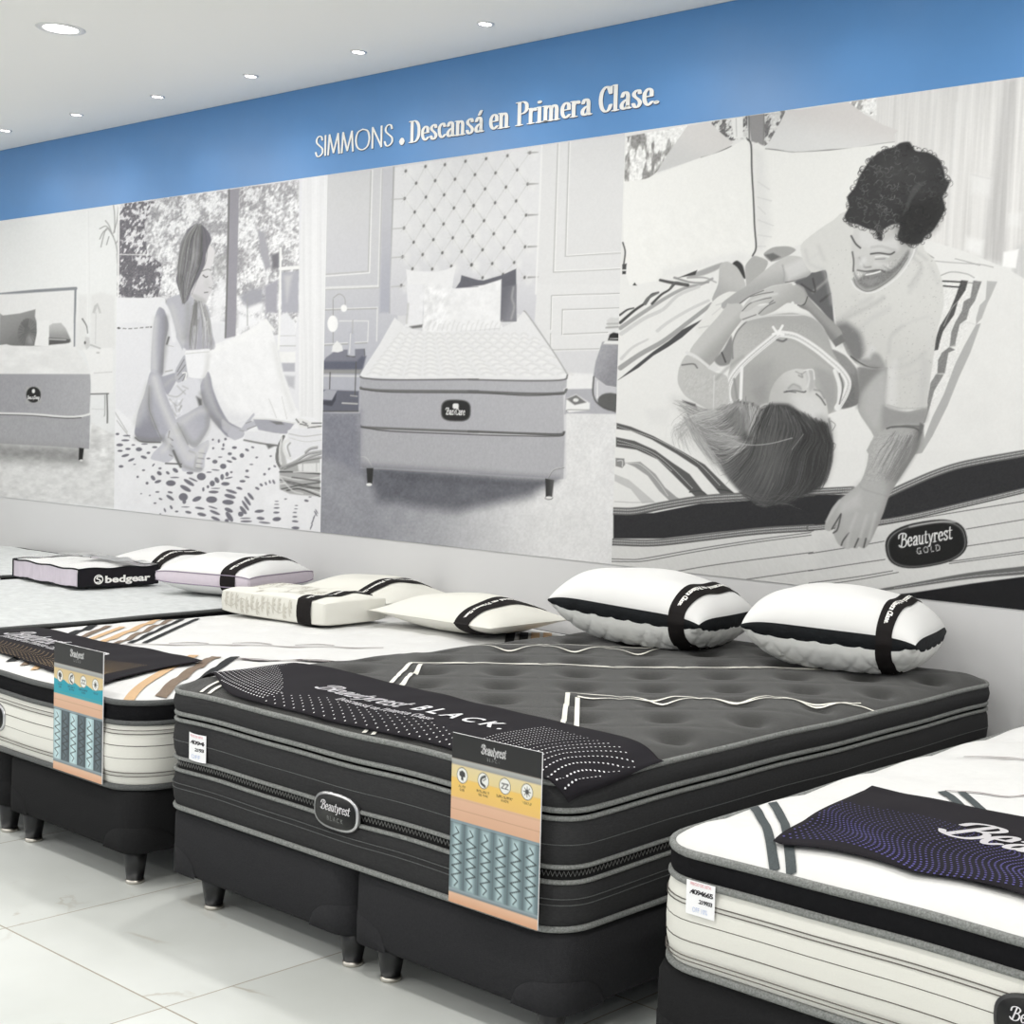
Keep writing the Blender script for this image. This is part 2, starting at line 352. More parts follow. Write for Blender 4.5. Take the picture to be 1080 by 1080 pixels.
def g3(c):
    return np.array([c, c, c], float) if np.isscalar(c) else np.array(c, float)
def cr_closed(p, n):
    out = []; m = len(p)
    for i in range(m):
        a, b, c, d = p[i-1], p[i], p[(i+1) % m], p[(i+2) % m]
        k = .36
        for t in np.linspace(0, 1, n, endpoint=False):
            m1, m2 = k*(c-a), k*(d-b); t2, t3 = t*t, t*t*t
            out.append((2*t3-3*t2+1)*b+(t3-2*t2+t)*m1+(-2*t3+3*t2)*c+(t3-t2)*m2)
    return np.array(out)
class Ink:
    """paints tone on a fine mesh of points (x, y = coordinates of the artwork)"""
    def __init__(s, X, Y, bg):
        s.X, s.Y = X, Y; s.C = np.zeros(X.shape+(3,)); s.C[:] = g3(bg); s.rnd = False; s.clip = None
    def win(s, p, m):
        x0, y0 = p.min(0)-m; x1, y1 = p.max(0)+m
        k = (s.X >= x0) & (s.X <= x1) & (s.Y >= y0) & (s.Y <= y1)
        r = np.flatnonzero(k.any(1)); c = np.flatnonzero(k.any(0))
        if len(r) == 0 or len(c) == 0: return None
        return slice(r[0], r[-1]+1), slice(c[0], c[-1]+1)
    def mix(s, w, al, col):
        if s.clip is not None: al = al*s.clip[w]
        s.C[w] = s.C[w]*(1-al[..., None])+col*al[..., None]
    def mask(s, p, f):
        w = s.win(p, f+1)
        if w is None: return None, None
        X, Y = s.X[w], s.Y[w]; ins = np.zeros(X.shape, bool); d2 = np.full(X.shape, 1e9)
        for (ax, ay), (bx, by) in zip(p, np.roll(p, -1, 0)):
            dx, dy = bx-ax, by-ay; L = dx*dx+dy*dy+1e-12
            t = np.clip(((X-ax)*dx+(Y-ay)*dy)/L, 0, 1)
            d2 = np.minimum(d2, (X-ax-t*dx)**2+(Y-ay-t*dy)**2)
            if ay != by: ins ^= ((ay > Y) != (by > Y)) & (X < (bx-ax)*(Y-ay)/(by-ay)+ax)
        d = np.sqrt(d2); d = np.where(ins, d, -d)
        return w, smooth01(.5+d/(2*f))
    def poly(s, p, col, f=.7, a=1, curve=False, grad=None):
        p = np.asarray(p, float)
        if (curve or s.rnd) and len(p) > 4: p = cr_closed(p, 4)
        w, al = s.mask(p, f)
        if w is None: return
        c = g3(col)
        if grad:
            (x0, y0), (x1, y1), c2 = grad; L = (x1-x0)**2+(y1-y0)**2
            t = smooth01(((s.X[w]-x0)*(x1-x0)+(s.Y[w]-y0)*(y1-y0))/L)[..., None]
            c = c*(1-t)+g3(c2)*t
        s.mix(w, al*a, c)
    def line(s, p, wd, col, f=.6, a=1, curve=True, w2=None):
        p = np.asarray(p, float)
        if curve: p = cr_spline(p, 5)
        m = len(p)-1; w2 = wd if w2 is None else w2
        w = s.win(p, wd+f+1)
        if w is None: return
        X, Y = s.X[w], s.Y[w]; best = np.full(X.shape, -1e9)
        for i in range(m):
            (ax, ay), (bx, by) = p[i], p[i+1]; dx, dy = bx-ax, by-ay; L = dx*dx+dy*dy+1e-12
            t = np.clip(((X-ax)*dx+(Y-ay)*dy)/L, 0, 1)
            r = (wd+(w2-wd)*(i+t)/m)/2
            best = np.maximum(best, r-np.sqrt((X-ax-t*dx)**2+(Y-ay-t*dy)**2))
        s.mix(w, smooth01(.5+best/(2*f))*a, g3(col))
    def ell(s, cx, cy, rx, ry, col, rot=0, f=.6, a=1):
        t = np.linspace(0, 2*math.pi, 18, endpoint=False); c, n = math.cos(rot), math.sin(rot)
        s.poly(np.c_[cx+rx*np.cos(t)*c-ry*np.sin(t)*n, cy+rx*np.cos(t)*n+ry*np.sin(t)*c], col, f, a)
    def dash(s, p, wd, col, step=3., duty=.55, a=1):
        p = cr_spline(np.asarray(p, float), 8); d = np.r_[0, np.cumsum(np.hypot(*np.diff(p, axis=0).T))]
        for t in np.arange(0, d[-1]-step*duty, step):
            q = [(np.interp(u, d, p[:, 0]), np.interp(u, d, p[:, 1])) for u in (t, t+step*duty)]
            s.line(q, wd, col, .4, a, False)
    def noise(s, p, amp, sc, seed=0, f=2, sx=1, sy=1, o=3, rot=0):
        """adds tone variation inside polygon p"""
        w, al = s.mask(np.asarray(p, float), f)
        if w is None: return
        X, Y = s.X[w], s.Y[w]; c, n = math.cos(rot), math.sin(rot)
        v = fbm((X*c+Y*n)/(sc*sx), (-X*n+Y*c)/(sc*sy), o, seed)-.5
        if s.clip is not None: al = al*s.clip[w]
        s.C[w] += (amp*2*v*al)[..., None]
    def leaves(s, p, lo, hi, sc, seed, thr=.5, soft=.08, f=.7, rot=.5, sy=1.6):
        w, al = s.mask(np.asarray(p, float), f)
        if w is None: return
        X, Y = s.X[w], s.Y[w]; c, n = math.cos(rot), math.sin(rot)
        v = fbm((X*c+Y*n)/sc, (-X*n+Y*c)/(sc*sy), 3, seed); b = fbm(X/sc/6, Y/sc/6, 2, seed+9)
        t = smooth01((v+(b-.5)*.85-thr)/soft*.5+.5)[..., None]
        col = g3(lo)*(1-t)+g3(hi)*t+((fbm(X/sc*1.7, Y/sc*1.7, 2, seed+4)-.5)*50)[..., None]
        s.mix(w, al, col)
    def strands(s, guides, n, wd, c0, c1, seed=0, a=.6, jit=2., n_pt=14):
        r = np.random.default_rng(seed); R = []
        for gd in guides:
            q = cr_spline(np.asarray(gd, float), 8); d = np.r_[0, np.cumsum(np.hypot(*np.diff(q, axis=0).T))]
            u = np.linspace(0, d[-1], n_pt); R.append(np.c_[np.interp(u, d, q[:, 0]), np.interp(u, d, q[:, 1])])
        R = np.array(R)
        for k in range(n):
            t = r.random()*(len(R)-1); i = min(int(t), len(R)-2); t -= i
            q = R[i]*(1-t)+R[i+1]*t
            b = sorted(r.integers(0, n_pt, 2))
            if b[1]-b[0] < 3: b = [0, n_pt-1]
            q = q[b[0]:b[1]+1]+r.normal(0, jit*.4, 2)+np.cumsum(r.normal(0, jit*.12, (b[1]-b[0]+1, 2)), 0)
            c = c0+(c1-c0)*r.random()
            s.line(q, wd*(.6+.8*r.random()), c, .5, a*(.5+.5*r.random()), False, wd*.3)
    def text(s, polys, fn, col, f=.45):
        for q in polys: s.poly([fn(u, v) for u, v in q], col, f)
    def grain(s, amp, seed=3):
        s.C += (amp*(fbm(s.X/1.7, s.Y/1.7, 2, seed)-.5)*2)[..., None]

def T(o, st):
    """a traced outline, in the artwork's coordinates (o = origin and scale of the tracing sheet)"""
    return [(o[0]+float(a)/o[2], o[1]+float(b)/o[2]) for a, b in (t.split(',') for t in st.split())]
A_, B_, C_, D_, E_, F_, G_ = (640, 80, 5), (864, 80, 5), (640, 260, 5), (780, 260, 5), (864, 260, 5), (640, 430, 5), (864, 430, 5)
H_, I_, J_ = (0, 210, 8.3077), (0, 300, 8), (0, 400, 7.2)
M_, N_, O_, P_, Q_, R_ = (110, 190, 7.2), (220, 180, 7.2), (110, 310, 7.2), (220, 310, 7.2), (110, 420, 7.2), (220, 420, 7.2)
S_, U_, V_, W_, X_, TT = (335, 160, 6.3529), (335, 300, 6.3529), (495, 300, 6.3529), (335, 430, 6.3529), (495, 430, 6.3529), (495, 140, 6.3529)

MZ0, MZ1, BZ1 = .872, 2.645, ZC
mural = empty('wall_mural', (-6, YW, MZ0), 'wide printed wall mural with blue headline band over four grey bedroom photographs', 'mural')
def ink_mesh(name, ink_C, V, mat_, parent, label=None, dens=.92):
    h, w = ink_C.shape[:2]
    me = bpy.data.meshes.new(name)
    me.vertices.add(h*w); me.vertices.foreach_set('co', V.reshape(-1).astype(np.float32))
    idx = np.arange(h*w).reshape(h, w)
    q = np.stack([idx[:-1, :-1], idx[:-1, 1:], idx[1:, 1:], idx[1:, :-1]], -1).reshape(-1)
    nq = (h-1)*(w-1)
    me.loops.add(nq*4); me.loops.foreach_set('vertex_index', q.astype(np.int32))
    me.polygons.add(nq); me.polygons.foreach_set('loop_start', np.arange(0, nq*4, 4, dtype=np.int32))
    me.update(calc_edges=True)
    at = me.color_attributes.new('ink', 'FLOAT_COLOR', 'POINT')
    c = np.ones((h*w, 4), np.float32); c[:, :3] = lin(np.clip(ink_C, 4, 252)).reshape(-1, 3)*dens
    at.data.foreach_set('color', c.reshape(-1))
    me.materials.append(mat_)
    o = bpy.data.objects.new(name, me); COL.objects.link(o)
    if parent:
        o.parent = parent
    if label: o['label'] = label
    return o
def mural_panel(x0, x1, dx, dz, bg):
    xs = np.arange(x0, x1+1e-6, (x1-x0)/round((x1-x0)/dx)); zs = np.linspace(MZ0, MZ1, int(round((MZ1-MZ0)/dz)))
    XX, ZZ = np.meshgrid(xs, zs)
    P = np.stack([XX, np.full_like(XX, YW), ZZ], -1)
    px, py = proj_arr(P)
    V = np.stack([XX+6, np.full_like(XX, -.004), ZZ-MZ0], -1)
    return Ink(px, py, bg), V
PX = [-11.0, -8.004, -6.022, -4.041, -2.06, -.08]

# ---- photograph 1: grey bed under a thin frame
k, V1 = mural_panel(-10.2, PX[1], .0085, .0046, (230, 231, 232))
k.poly(T(H_, '0,205 1080,45 1080,1080 0,1080'), (233, 234, 234), 1)
k.line(T(H_, '780,100 790,700 780,1080'), .8, 222, a=.6); k.line(T(H_, '765,100 770,1080'), .8, 240, a=.6)
k.poly(T(I_, '670,90 740,90 735,540 700,560 650,540'), 226, 2); k.poly(T(I_, '770,90 850,65 975,95 975,540 770,540'), 225, 2)
k.line(T(H_, '-20,838 330,805 670,783'), 3.2, (140, 143, 148), .7, curve=False); k.line(T(H_, '668,780 664,950 655,1080'), 2, (140, 143, 148), .6)
k.line(T(I_, '640,50 635,300 632,525'), 2, (140, 143, 148), .6)
k.poly(T(I_, '-20,85 630,60 625,520 -20,520'), 232, 1)
k.poly(T(I_, '5,245 30,262 170,245 305,210 300,270 318,330 300,520 180,538 60,505 0,512'), 152, .8, grad=(T(I_, '60,300')[0], T(I_, '200,520')[0], 120))
k.ell(29.5, 351.5, 10.2, 15.8, 118, .1, 1); k.ell(27, 347, 5, 7, 100, .3, 3, .6); k.ell(33, 358, 3.4, 5, 165, 0, 3, .7)
for t in np.linspace(0, 6.28, 26): k.line([(29.5+4*math.cos(t), 350+6*math.sin(t)), (29.5+9.5*math.cos(t), 351+15*math.sin(t))], .6, 150 if int(t*9) % 2 else 95, a=.6)
k.poly(T(I_, '315,312 420,300 412,530 295,518 318,400'), 236, .8); k.line(T(I_, '300,520 410,530'), .8, 150)
k.poly(T(I_, '420,350 450,330 520,325 560,370 600,460 605,485 560,500 420,510'), 190, .8, grad=(T(I_, '480,340')[0], T(I_, '480,460')[0], 150))
k.poly(T(I_, '418,450 520,455 600,465 590,492 418,510'), 92, 1); k.line(T(I_, '420,462 560,468'), 1.2, 190)
k.poly(T(I_, '-20,515 640,525 700,610 778,755 -20,755'), 230, .8); k.noise(T(I_, '0,520 640,525 778,755 0,755'), 9, 6, 3, sx=2)
sd = T(I_, '-20,755 778,757')+T(J_, '697,0 685,268 600,288 300,280 -20,268')
k.poly(sd, (160, 160, 165), .8, grad=((10, 400), (95, 430), (172, 172, 176)))
k.poly(T(J_, '-20,270 300,282 600,290 690,272 683,532 400,510 -20,488'), (166, 166, 170), .8)
k.noise(T(J_, '-20,0 697,0 683,532 -20,488'), 7, 1.4, 5, sy=1.5)
k.line(T(J_, '-20,258 250,265 500,285 620,280 690,262'), 2, 228, .6); k.line(T(J_, '-20,268 250,277 500,296 620,292'), 1, 90, .6)
k.poly(T(I_, '225,865 350,860 352,995 225,1000'), 170, 1.2); k.ell(36, 416.3, 7.7, 8.4, 38, 0, .8); k.ell(36, 412.5, 1.7, 2.3, 228); k.text(fitbox(font_text('BeautySleep', 4.2), -6, 6, -3.4, y1=.4), lambda u, v: (36+u, 417.6-v), 225)
rug = T(J_, '-20,488 683,532 700,330 870,420 880,975 300,920 -20,890')
k.poly(rug, 219, 1); k.poly(T(J_, '-20,488 610,520 640,640 500,640 -20,610'), 150, 9); k.noise(rug, 17, 3.2, 8, sx=1.8)
k.noise(T(J_, '690,340 870,420 870,760 650,700'), 26, 5, 18, sx=2, f=8)
k.poly(T(J_, '605,520 642,525 632,612 602,612'), 36, .7); k.ell(86.4, 485.6, 1.6, 1, 225)
k.poly(T(I_, '705,545 955,535 960,915 780,922 760,700'), 234, .8); k.line(T(I_, '800,748 950,738'), .8, 200)
k.line(T(I_, '772,925 920,922'), 1.4, 120); k.line(T(I_, '908,925 912,1080')+T(J_, '820,330'), 1.6, 118); k.line(T(I_, '890,935 890,1080')+T(J_, '797,280'), 1, 165)
k.line(T(I_, '815,240 810,500'), .9, 205); k.poly(T(I_, '785,240 800,180 830,155 860,240 845,245 825,190 805,245'), 195, .8)
k.line(T(I_, '700,290 735,350 745,410'), 1.4, 110, w2=.8); k.poly(T(I_, '725,440 760,450 765,520 735,550 715,500'), 205, 1); k.ell(90.4, 361.5, 1, 1.6, 90); k.line(T(I_, '770,510 850,540'), 1.6, 185); k.ell(104, 372, 2, 1, 195)
k.line(T(I_, '780,1050 900,1055'), .8, 205)
for st in ('1045,520 1010,360 950,260 920,300 890,420', '1000,330 940,240 880,260', '985,300 960,230 930,190', '960,330 940,400', '1020,390 1060,330', '1000,300 1030,190 1045,60', '1010,290 1010,150 1000,55', '940,270 910,290 880,350'):
    k.line(T(H_, st), 1.1, 150, .6, .9)
k.line(T(H_, '1025,480 1035,560'), .8, 190)
k.grain(3)
p1m = ink_mesh('bedroom_photograph', k.C, V1, m_print, mural, 'grey photograph of a plain grey bed with dark cushions')

# ---- photograph 2: woman with a mug on a dotted bedspread
k, V2 = mural_panel(PX[1], PX[2], .0075, .0042, (228, 228, 232))
fol = T(M_, '90,180 1080,60')+T(N_, '690,70 690,1080')+T(P_, '660,300 200,340')+T(M_, '930,1080 100,900')
k.leaves(fol, (168, 167, 171), (240, 240, 242), 2.1, 21, .44, .3)
k.leaves(T(M_, '95,185 250,165 390,160 310,330 330,560 450,640 440,760 410,895 95,895'), (116, 114, 120), (226, 225, 228), 1.9, 40, .58, .16)
k.leaves(T(N_, '240,130 420,110 380,240 240,300'), (160, 158, 162), (232, 232, 234), 2, 33, .5, .25)
k.poly(T(M_, '840,600 940,560 930,700 850,760'), 172, 5, .5)
k.poly(T(M_, '880,760 930,760 920,1080 800,1080 820,900'), (240, 240, 243), 5, .85)
k.poly(T(N_, '230,1020 420,1000 420,1080 230,1080')+T(P_, '440,200 300,260 210,320'), (241, 241, 244), 4)
k.line(T(M_, '125,565 340,568'), 1, 232); k.line(T(M_, '115,190 108,900')+T(O_, '90,890'), 2, 238)
k.poly(T(N_, '380,450 430,470 480,730 440,760 400,640'), (172, 171, 178), 1.5); k.poly(T(N_, '480,640 540,620 540,740 490,740'), (125, 124, 130), 2)
k.poly(T(N_, '240,960 330,900 420,900 420,990 300,1040'), (168, 168, 176), 3); k.poly(T(N_, '430,880 530,830 525,1080 435,1080')+T(P_, '500,300 440,200'), (170, 169, 178), 2)
k.line(T(P_, '300,30 300,240'), .9, 170)
k.poly(T(N_, '555,775 690,765 685,1080 550,1080')+T(P_, '665,140 560,150'), (178, 178, 187), 1); k.poly(T(N_, '580,800 640,790 600,1000'), 212, 3, .7)
k.poly(T(P_, '545,160 600,140 660,220 665,400 540,400'), (232, 232, 236), 1.5)
k.line(T(P_, '550,318 665,318'), .7, 200); k.line(T(P_, '545,395 665,395'), 1, 190); k.poly(T(P_, '560,525 660,525 660,590 570,590'), (182, 182, 190), 1); k.poly(T(P_, '580,620 660,625 655,720 610,700'), (190, 190, 196), 2); k.poly(T(P_, '540,440 665,440 665,520 550,520'), 238, 1)
k.line(T(N_, '552,590 545,1080')+T(P_, '535,420'), 2.4, 240); k.line(T(N_, '548,745 690,735'), 3.6, 238)
k.poly(T(M_, '945,75 1030,60')+T(O_, '1003,320 920,340')+T(M_, '930,900'), (158, 156, 164), .8); k.line(T(M_, '953,75 942,600')+T(O_, '925,330'), 1.6, 120, .7)
cur = T(N_, '715,58 918,30')+T(P_, '865,1000 690,930')+T(N_, '690,1000')
k.poly(cur, (232, 232, 234), .8); k.noise(cur, 9, 2.2, 60, sx=1, sy=60, o=2, f=1); k.line(T(N_, '690,90 680,250'), 1.5, 200, 1, .6)
k.line(T(N_, '912,50 888,1080')+T(P_, '868,980'), 1, 240)
# sofa
k.rnd = True
k.poly(T(M_, '105,890 300,895 430,888 470,920')+T(O_, '420,300 330,700 260,1000 80,1060 85,40'), (234, 234, 237), .8)
k.poly(T(O_, '105,262 370,250 340,600 240,900 100,900'), (230, 230, 234), 1); k.dash(T(O_, '105,260 200,264 370,250'), 1.1, 130, 6, .5); k.ell(125.8, 346, 1.2, 1, 70); k.ell(160, 345, 1, .8, 90)
k.poly(T(O_, '-20,20 95,20 90,880 -20,880'), (236, 236, 238), 1)
# bedspread
bed = T(O_, '80,860 240,1000')+T(Q_, '240,270 440,340 700,380 1000,300')+T(R_, '250,250 620,150 860,210 850,1020 0,930')+T(Q_, '0,835 75,250')
k.poly(bed, (236, 236, 239), .8); k.noise(bed, 5, 12, 70)
k.line(T(O_, '80,890 180,1050'), 1, 190); k.line(T(Q_, '100,170 200,300'), .8, 180)
for (o, pts) in ((Q_, [(105,272,14,9),(175,285,28,6),(165,320,30,8),(122,355,26,11),(185,385,20,9),(268,388,24,15),(125,400,20,8),(340,415,14,9),(165,435,30,10,-.25),(210,468,26,9,-.4),(305,448,24,11,.3),(132,518,18,10),(388,372,20,8),(225,355,14,6),(310,348,24,5),(303,547,12,7),(258,597,9,9),(330,645,11,11),(378,507,14,6,-.9),(428,533,12,8),(423,570,20,14,.6),(375,605,22,14,.9),(412,633,26,11,-.3),(487,567,16,10,.7),(545,548,24,14,.6),(540,602,34,5),(510,645,37,22),(655,567,26,11),(742,595,34,28),(648,640,46,14,.55),(680,618,36,7,.4),(622,685,46,16,.5),(605,750,34,30),(612,785,14,18),(708,765,36,17,-.4),(505,715,20,8,.2),(505,755,34,12,.6),(408,712,16,6),(432,765,14,7,.4),(390,797,11,6),(465,850,7,16,-.4),(513,828,9,16,-.5),(555,860,13,7),(643,866,24,10,.2),(745,883,34,13,.2),(730,835,36,9,.15),(620,826,30,4),(835,712,38,11),(820,770,42,25),(850,915,36,12,.4),(845,868,42,11,.4),(830,830,36,6,.3),(825,647,20,22),(860,622,16,24,-.5),(900,598,14,22),(937,577,13,17),(925,650,32,14),(757,692,9,16),(792,672,10,12),(850,685,34,4),(950,605,30,6,-.2),(960,745,44,15,.25),(970,708,44,11,.3),(945,790,44,19,.05),(950,850,34,15,.4),(955,900,18,44,-.6),(1040,880,20,18,.6),(1060,850,14,38,-.7),(908,517,24,20),(845,482,20,15),(955,480,22,8,.3),(990,457,20,10,.4),(885,447,16,5),(795,458,15,6),(993,375,18,10),(1050,435,17,17),(832,380,8,9),(875,325,8,14),(910,355,8,14),(905,385,12,8),(925,310,10,10),(830,315,8,8),(958,422,16,11),(1055,630,22,9),(1030,685,24,9,.3),(850,545,30,5,.1),(800,562,20,5),(970,562,10,8),(935,930,16,14),(430,880,6,6),(350,738,7,5),(285,725,7,3),(235,502,10,4)]),
                (R_, [(202,375,16,10),(297,393,16,9,.5),(340,373,12,7,.4),(370,450,10,7),(477,440,9,6),(330,503,14,5),(297,552,13,10),(297,598,20,7,.2),(262,630,22,8),(430,577,10,10),(465,537,8,10,.6),(508,517,11,7,.6),(375,685,18,9,.5),(405,658,14,9,.7),(440,648,7,14,-.4),(470,635,7,14,-.4),(500,635,8,18,-.4),(242,683,18,8,.4),(325,745,12,34,-.7),(300,780,12,42,-.6),(285,815,11,46,-.6),(265,850,12,34,-.6),(250,880,20,17),(390,858,36,12,-.1),(400,912,30,12,.1),(523,918,32,16,-.1),(520,868,24,8),(522,833,22,6),(522,806,18,4),(522,783,14,3),(665,985,30,12),(662,935,24,8,.1),(660,900,18,7),(660,868,15,5),(668,840,12,4),(672,815,12,3),(748,778,17,9,.2),(590,765,10,5),(290,935,44,8),(430,945,44,7,.1),(285,912,40,5),(785,975,5,26,.4),(795,935,5,24,.4),(805,905,5,22,.4),(818,875,5,22,-.5),(825,860,4,20,-.5),(775,750,12,4)])):
    for e in pts:
        k.ell(o[0]+e[0]/o[2], o[1]+e[1]/o[2], max(e[2]/o[2], .6), max(e[3]/o[2], .55), (118, 117, 126), e[4] if len(e) > 4 else 0, .55)
# big pillow
pil = T(P_, '0,440 60,380 200,330 330,262 420,200 455,215 490,280 525,420 560,560 650,820 690,930 500,965 340,945 200,985 130,950 60,800 0,640')
k.poly(pil, (240, 240, 242), 1); k.noise(pil, 5, 9, 80, sx=.5, rot=-.6); k.poly(T(P_, '30,700 140,900 340,930 200,985 110,960 20,760'), (208, 208, 214), 8, .5)
k.line(T(P_, '465,800 520,940'), .8, 212); k.line(T(P_, '560,780 600,950'), .8, 214); k.line(T(P_, '440,200 470,240 495,270'), 3, 240)
SK, SKD = (186, 186, 194), (160, 160, 170)
# hair back, neck, torso
k.poly(T(O_, '600,20 690,60 740,300 640,420 560,360 520,220 480,50'), (178, 178, 187), 1)
k.poly(T(M_, '600,930 660,860 720,900 740,1000 700,1080 610,1080'), (176, 176, 186), 1)
k.poly(T(O_, '480,50 600,0 700,40 650,200 600,430 570,370 530,240'), (188, 188, 196), 1)
k.poly(T(M_, '770,480 815,500 845,540 835,620 815,660 812,700 832,780 818,812 822,840 800,880 780,930 740,935 700,915 660,870 690,760 750,680'), (212, 210, 213), .8, grad=(T(M_, '700,880')[0], T(M_, '820,600')[0], (224, 222, 224)))
k.poly(T(M_, '670,860 760,900 780,930 740,938 690,910'), 186, 2, .8)
k.line(T(M_, '755,722 775,738 790,732'), 1.1, 90, .5); k.line(T(M_, '750,690 790,678 815,685'), .9, 140, .6); k.line(T(M_, '765,855 790,852'), 1.1, 130, .5); k.line(T(M_, '800,815 815,820'), .8, 150); k.ell(219, 299, 3, 5, 200, 0, 3, .5)
k.poly(T(M_, '700,332 755,345 800,400 818,450 800,500 778,560 768,640 720,740 670,830 640,910 605,940 590,890 550,760 565,690 572,560 590,470 640,375'), (118, 116, 124), .8)
hg = [T(M_, '700,340 620,430 580,560 560,700 580,840 605,930'), T(M_, '710,340 650,440 620,600 600,760 605,930'), T(M_, '730,345 700,450 690,600 650,780 620,920'), T(M_, '750,350 770,440 760,600 700,740 650,860')]
k.strands(hg, 90, 1.2, 80, 185, 1, .7); k.poly(T(M_, '690,520 720,560 700,640 680,600'), 190, 4, .5)
k.poly(T(M_, '690,930 720,920')+T(O_, '790,100 825,300 840,420 625,425 650,220 670,120'), (176, 175, 184), 1)
hg = [T(O_, '690,60 660,220 640,420'), T(O_, '700,60 700,220 690,420'), T(O_, '740,60 770,230 780,420'), T(O_, '770,80 815,250 835,420')]
k.strands(hg, 90, 1.1, 110, 228, 2, .75); k.poly(T(O_, '690,70 720,60 700,240 680,240'), 110, 2, .7)
k.poly(T(O_, '640,640 740,640 800,620 800,720 740,760 640,760'), (208, 208, 214), 2)
# left arm, strap, top, dress
k.poly(T(O_, '425,100 470,130 492,200 490,270 462,400 455,560 445,620 400,625 358,595 362,430 378,230 400,140'), SKD, .8, grad=(T(O_, '460,300')[0], T(O_, '370,300')[0], (192, 192, 200)))
k.poly(T(O_, '500,300 550,330 600,430 610,460 560,540 540,605 460,608 470,480'), (226, 226, 231), 1)
k.line(T(O_, '450,75 480,120 510,210 530,290 535,350'), 5, (234, 234, 238), 1, w2=5); k.line(T(O_, '480,390 530,400'), .8, 195); k.line(T(O_, '470,590 520,580'), 1.4, 180); k.line(T(O_, '480,380 495,330'), 2, 110, .8)
k.poly(T(O_, '480,770 560,680 650,640 730,660 722,840 640,900 560,945 500,850'), (221, 221, 227), 1)
for st in ('490,770 560,780 620,730', '500,800 560,850 600,800', '540,850 560,900 590,850', '520,880 550,930', '560,700 620,760', '600,700 640,720', '575,900 590,850'): k.line(T(O_, st), 1.2, 176, 1, .7)
k.noise(T(O_, '490,800 600,800 600,940 540,940'), 30, 3, 91, f=2)
k.poly(T(O_, '705,780 745,800 750,850 725,850'), 70, 2, .8)
# right arm
k.poly(T(O_, '735,700 790,590 815,640 830,720 880,850 950,970 1060,1030 1075,1060 1040,1085 940,1085 860,1000 770,880'), (172, 172, 181), .9, grad=(T(O_, '760,900')[0], T(O_, '900,900')[0], (150, 150, 160)))
k.poly(T(Q_, '900,160 960,200 1050,240 1062,290 1010,312 960,285 900,230'), SK, .9); k.poly(T(R_, '180,220 240,240 290,180 345,115 352,130 325,175 385,172 390,200 330,225 270,270 235,305 200,318 150,280'), (190, 190, 198), .8)
k.line(T(R_, '290,190 330,175'), .7, 140); k.line(T(R_, '300,235 370,208'), .7, 130); k.line(T(R_, '240,245 280,250'), .7, 150)
# forearm, hand, mug
k.poly(T(O_, '400,610 450,625 540,600 560,640 500,750 478,762 440,700'), (170, 170, 180), .8)
k.poly(T(O_, '545,580 600,480 625,470 640,600 630,640 570,675 545,650'), SK, .8)
for st in ('560,590 610,500', '560,620 620,540', '570,650 625,590', '600,660 630,600'): k.line(T(O_, st), 1.1, 130, .6, .8)
k.line(T(O_, '600,600 628,600 620,650'), 1.6, 235)
k.poly(T(O_, '620,437 700,425 805,420 800,500 785,590 770,630 740,643 660,635 640,610 628,540'), (240, 240, 243), .8); k.line(T(O_, '625,455 700,447 800,440'), .9, 210); k.poly(T(O_, '770,440 805,425 798,560 770,630'), 222, 3, .5)
# legs
k.poly(T(O_, '348,610 310,760 262,890 235,1040')+T(Q_, '242,285 290,328 430,330 440,300 380,200')+T(O_, '350,900 335,740'), (176, 176, 186), .8, grad=(T(O_, '280,900')[0], T(O_, '350,1000')[0], (150, 150, 160)))
k.poly(T(Q_, '545,165 640,110 740,55 785,75 808,130 800,220 735,335 690,378 630,330 560,220'), (190, 190, 198), .8, grad=(T(Q_, '600,250')[0], T(Q_, '790,120')[0], (176, 176, 186)))
k.poly(T(O_, '350,605 375,598 415,615 445,670 480,780 540,930 590,1060')+T(Q_, '600,270 650,370 690,380 740,345 795,318 798,370 770,450 765,520 735,560 690,560 600,552 570,470 470,360 420,290 375,180')+T(O_, '350,860 330,740'), (200, 200, 208), .8, grad=(T(Q_, '560,300')[0], T(Q_, '460,260')[0], (178, 178, 188)))
k.line(T(O_, '345,700 345,860 385,980')+T(Q_, '440,310'), 1.1, 140, .8); k.line(T(O_, '560,980 600,1060')+T(Q_, '640,350'), 1, 150, .9)
k.poly(T(Q_, '505,232 530,290 512,340 535,400 530,455 480,490 420,478 358,460 380,410 450,340 470,280'), (200, 200, 208), .8); k.line(T(Q_, '500,300 525,320'), 1.2, 110); k.line(T(Q_, '500,250 490,300'), 1.2, 130); k.line(T(Q_, '530,400 560,470 585,520'), 2.4, 95, 1); k.line(T(Q_, '470,495 590,500'), 1.4, 90); k.line(T(Q_, '505,350 525,370'), .8, 130); k.line(T(Q_, '500,430 520,440'), .8, 130)
for (x, y) in ((745, 400), (738, 440), (725, 478), (720, 515)): k.ell(110+x/7.2, 420+y/7.2, 2.6, 2.2, 208, 0, 1); k.line(T(Q_, '%d,%d %d,%d' % (x-22, y+14, x+24, y+20)), .8, 140)
k.line(T(Q_, '650,400 700,430 690,520'), 1.2, 170, 1.5)
k.line(T(Q_, '240,300 290,330 430,335'), 1.4, 90, .8)
k.rnd = False
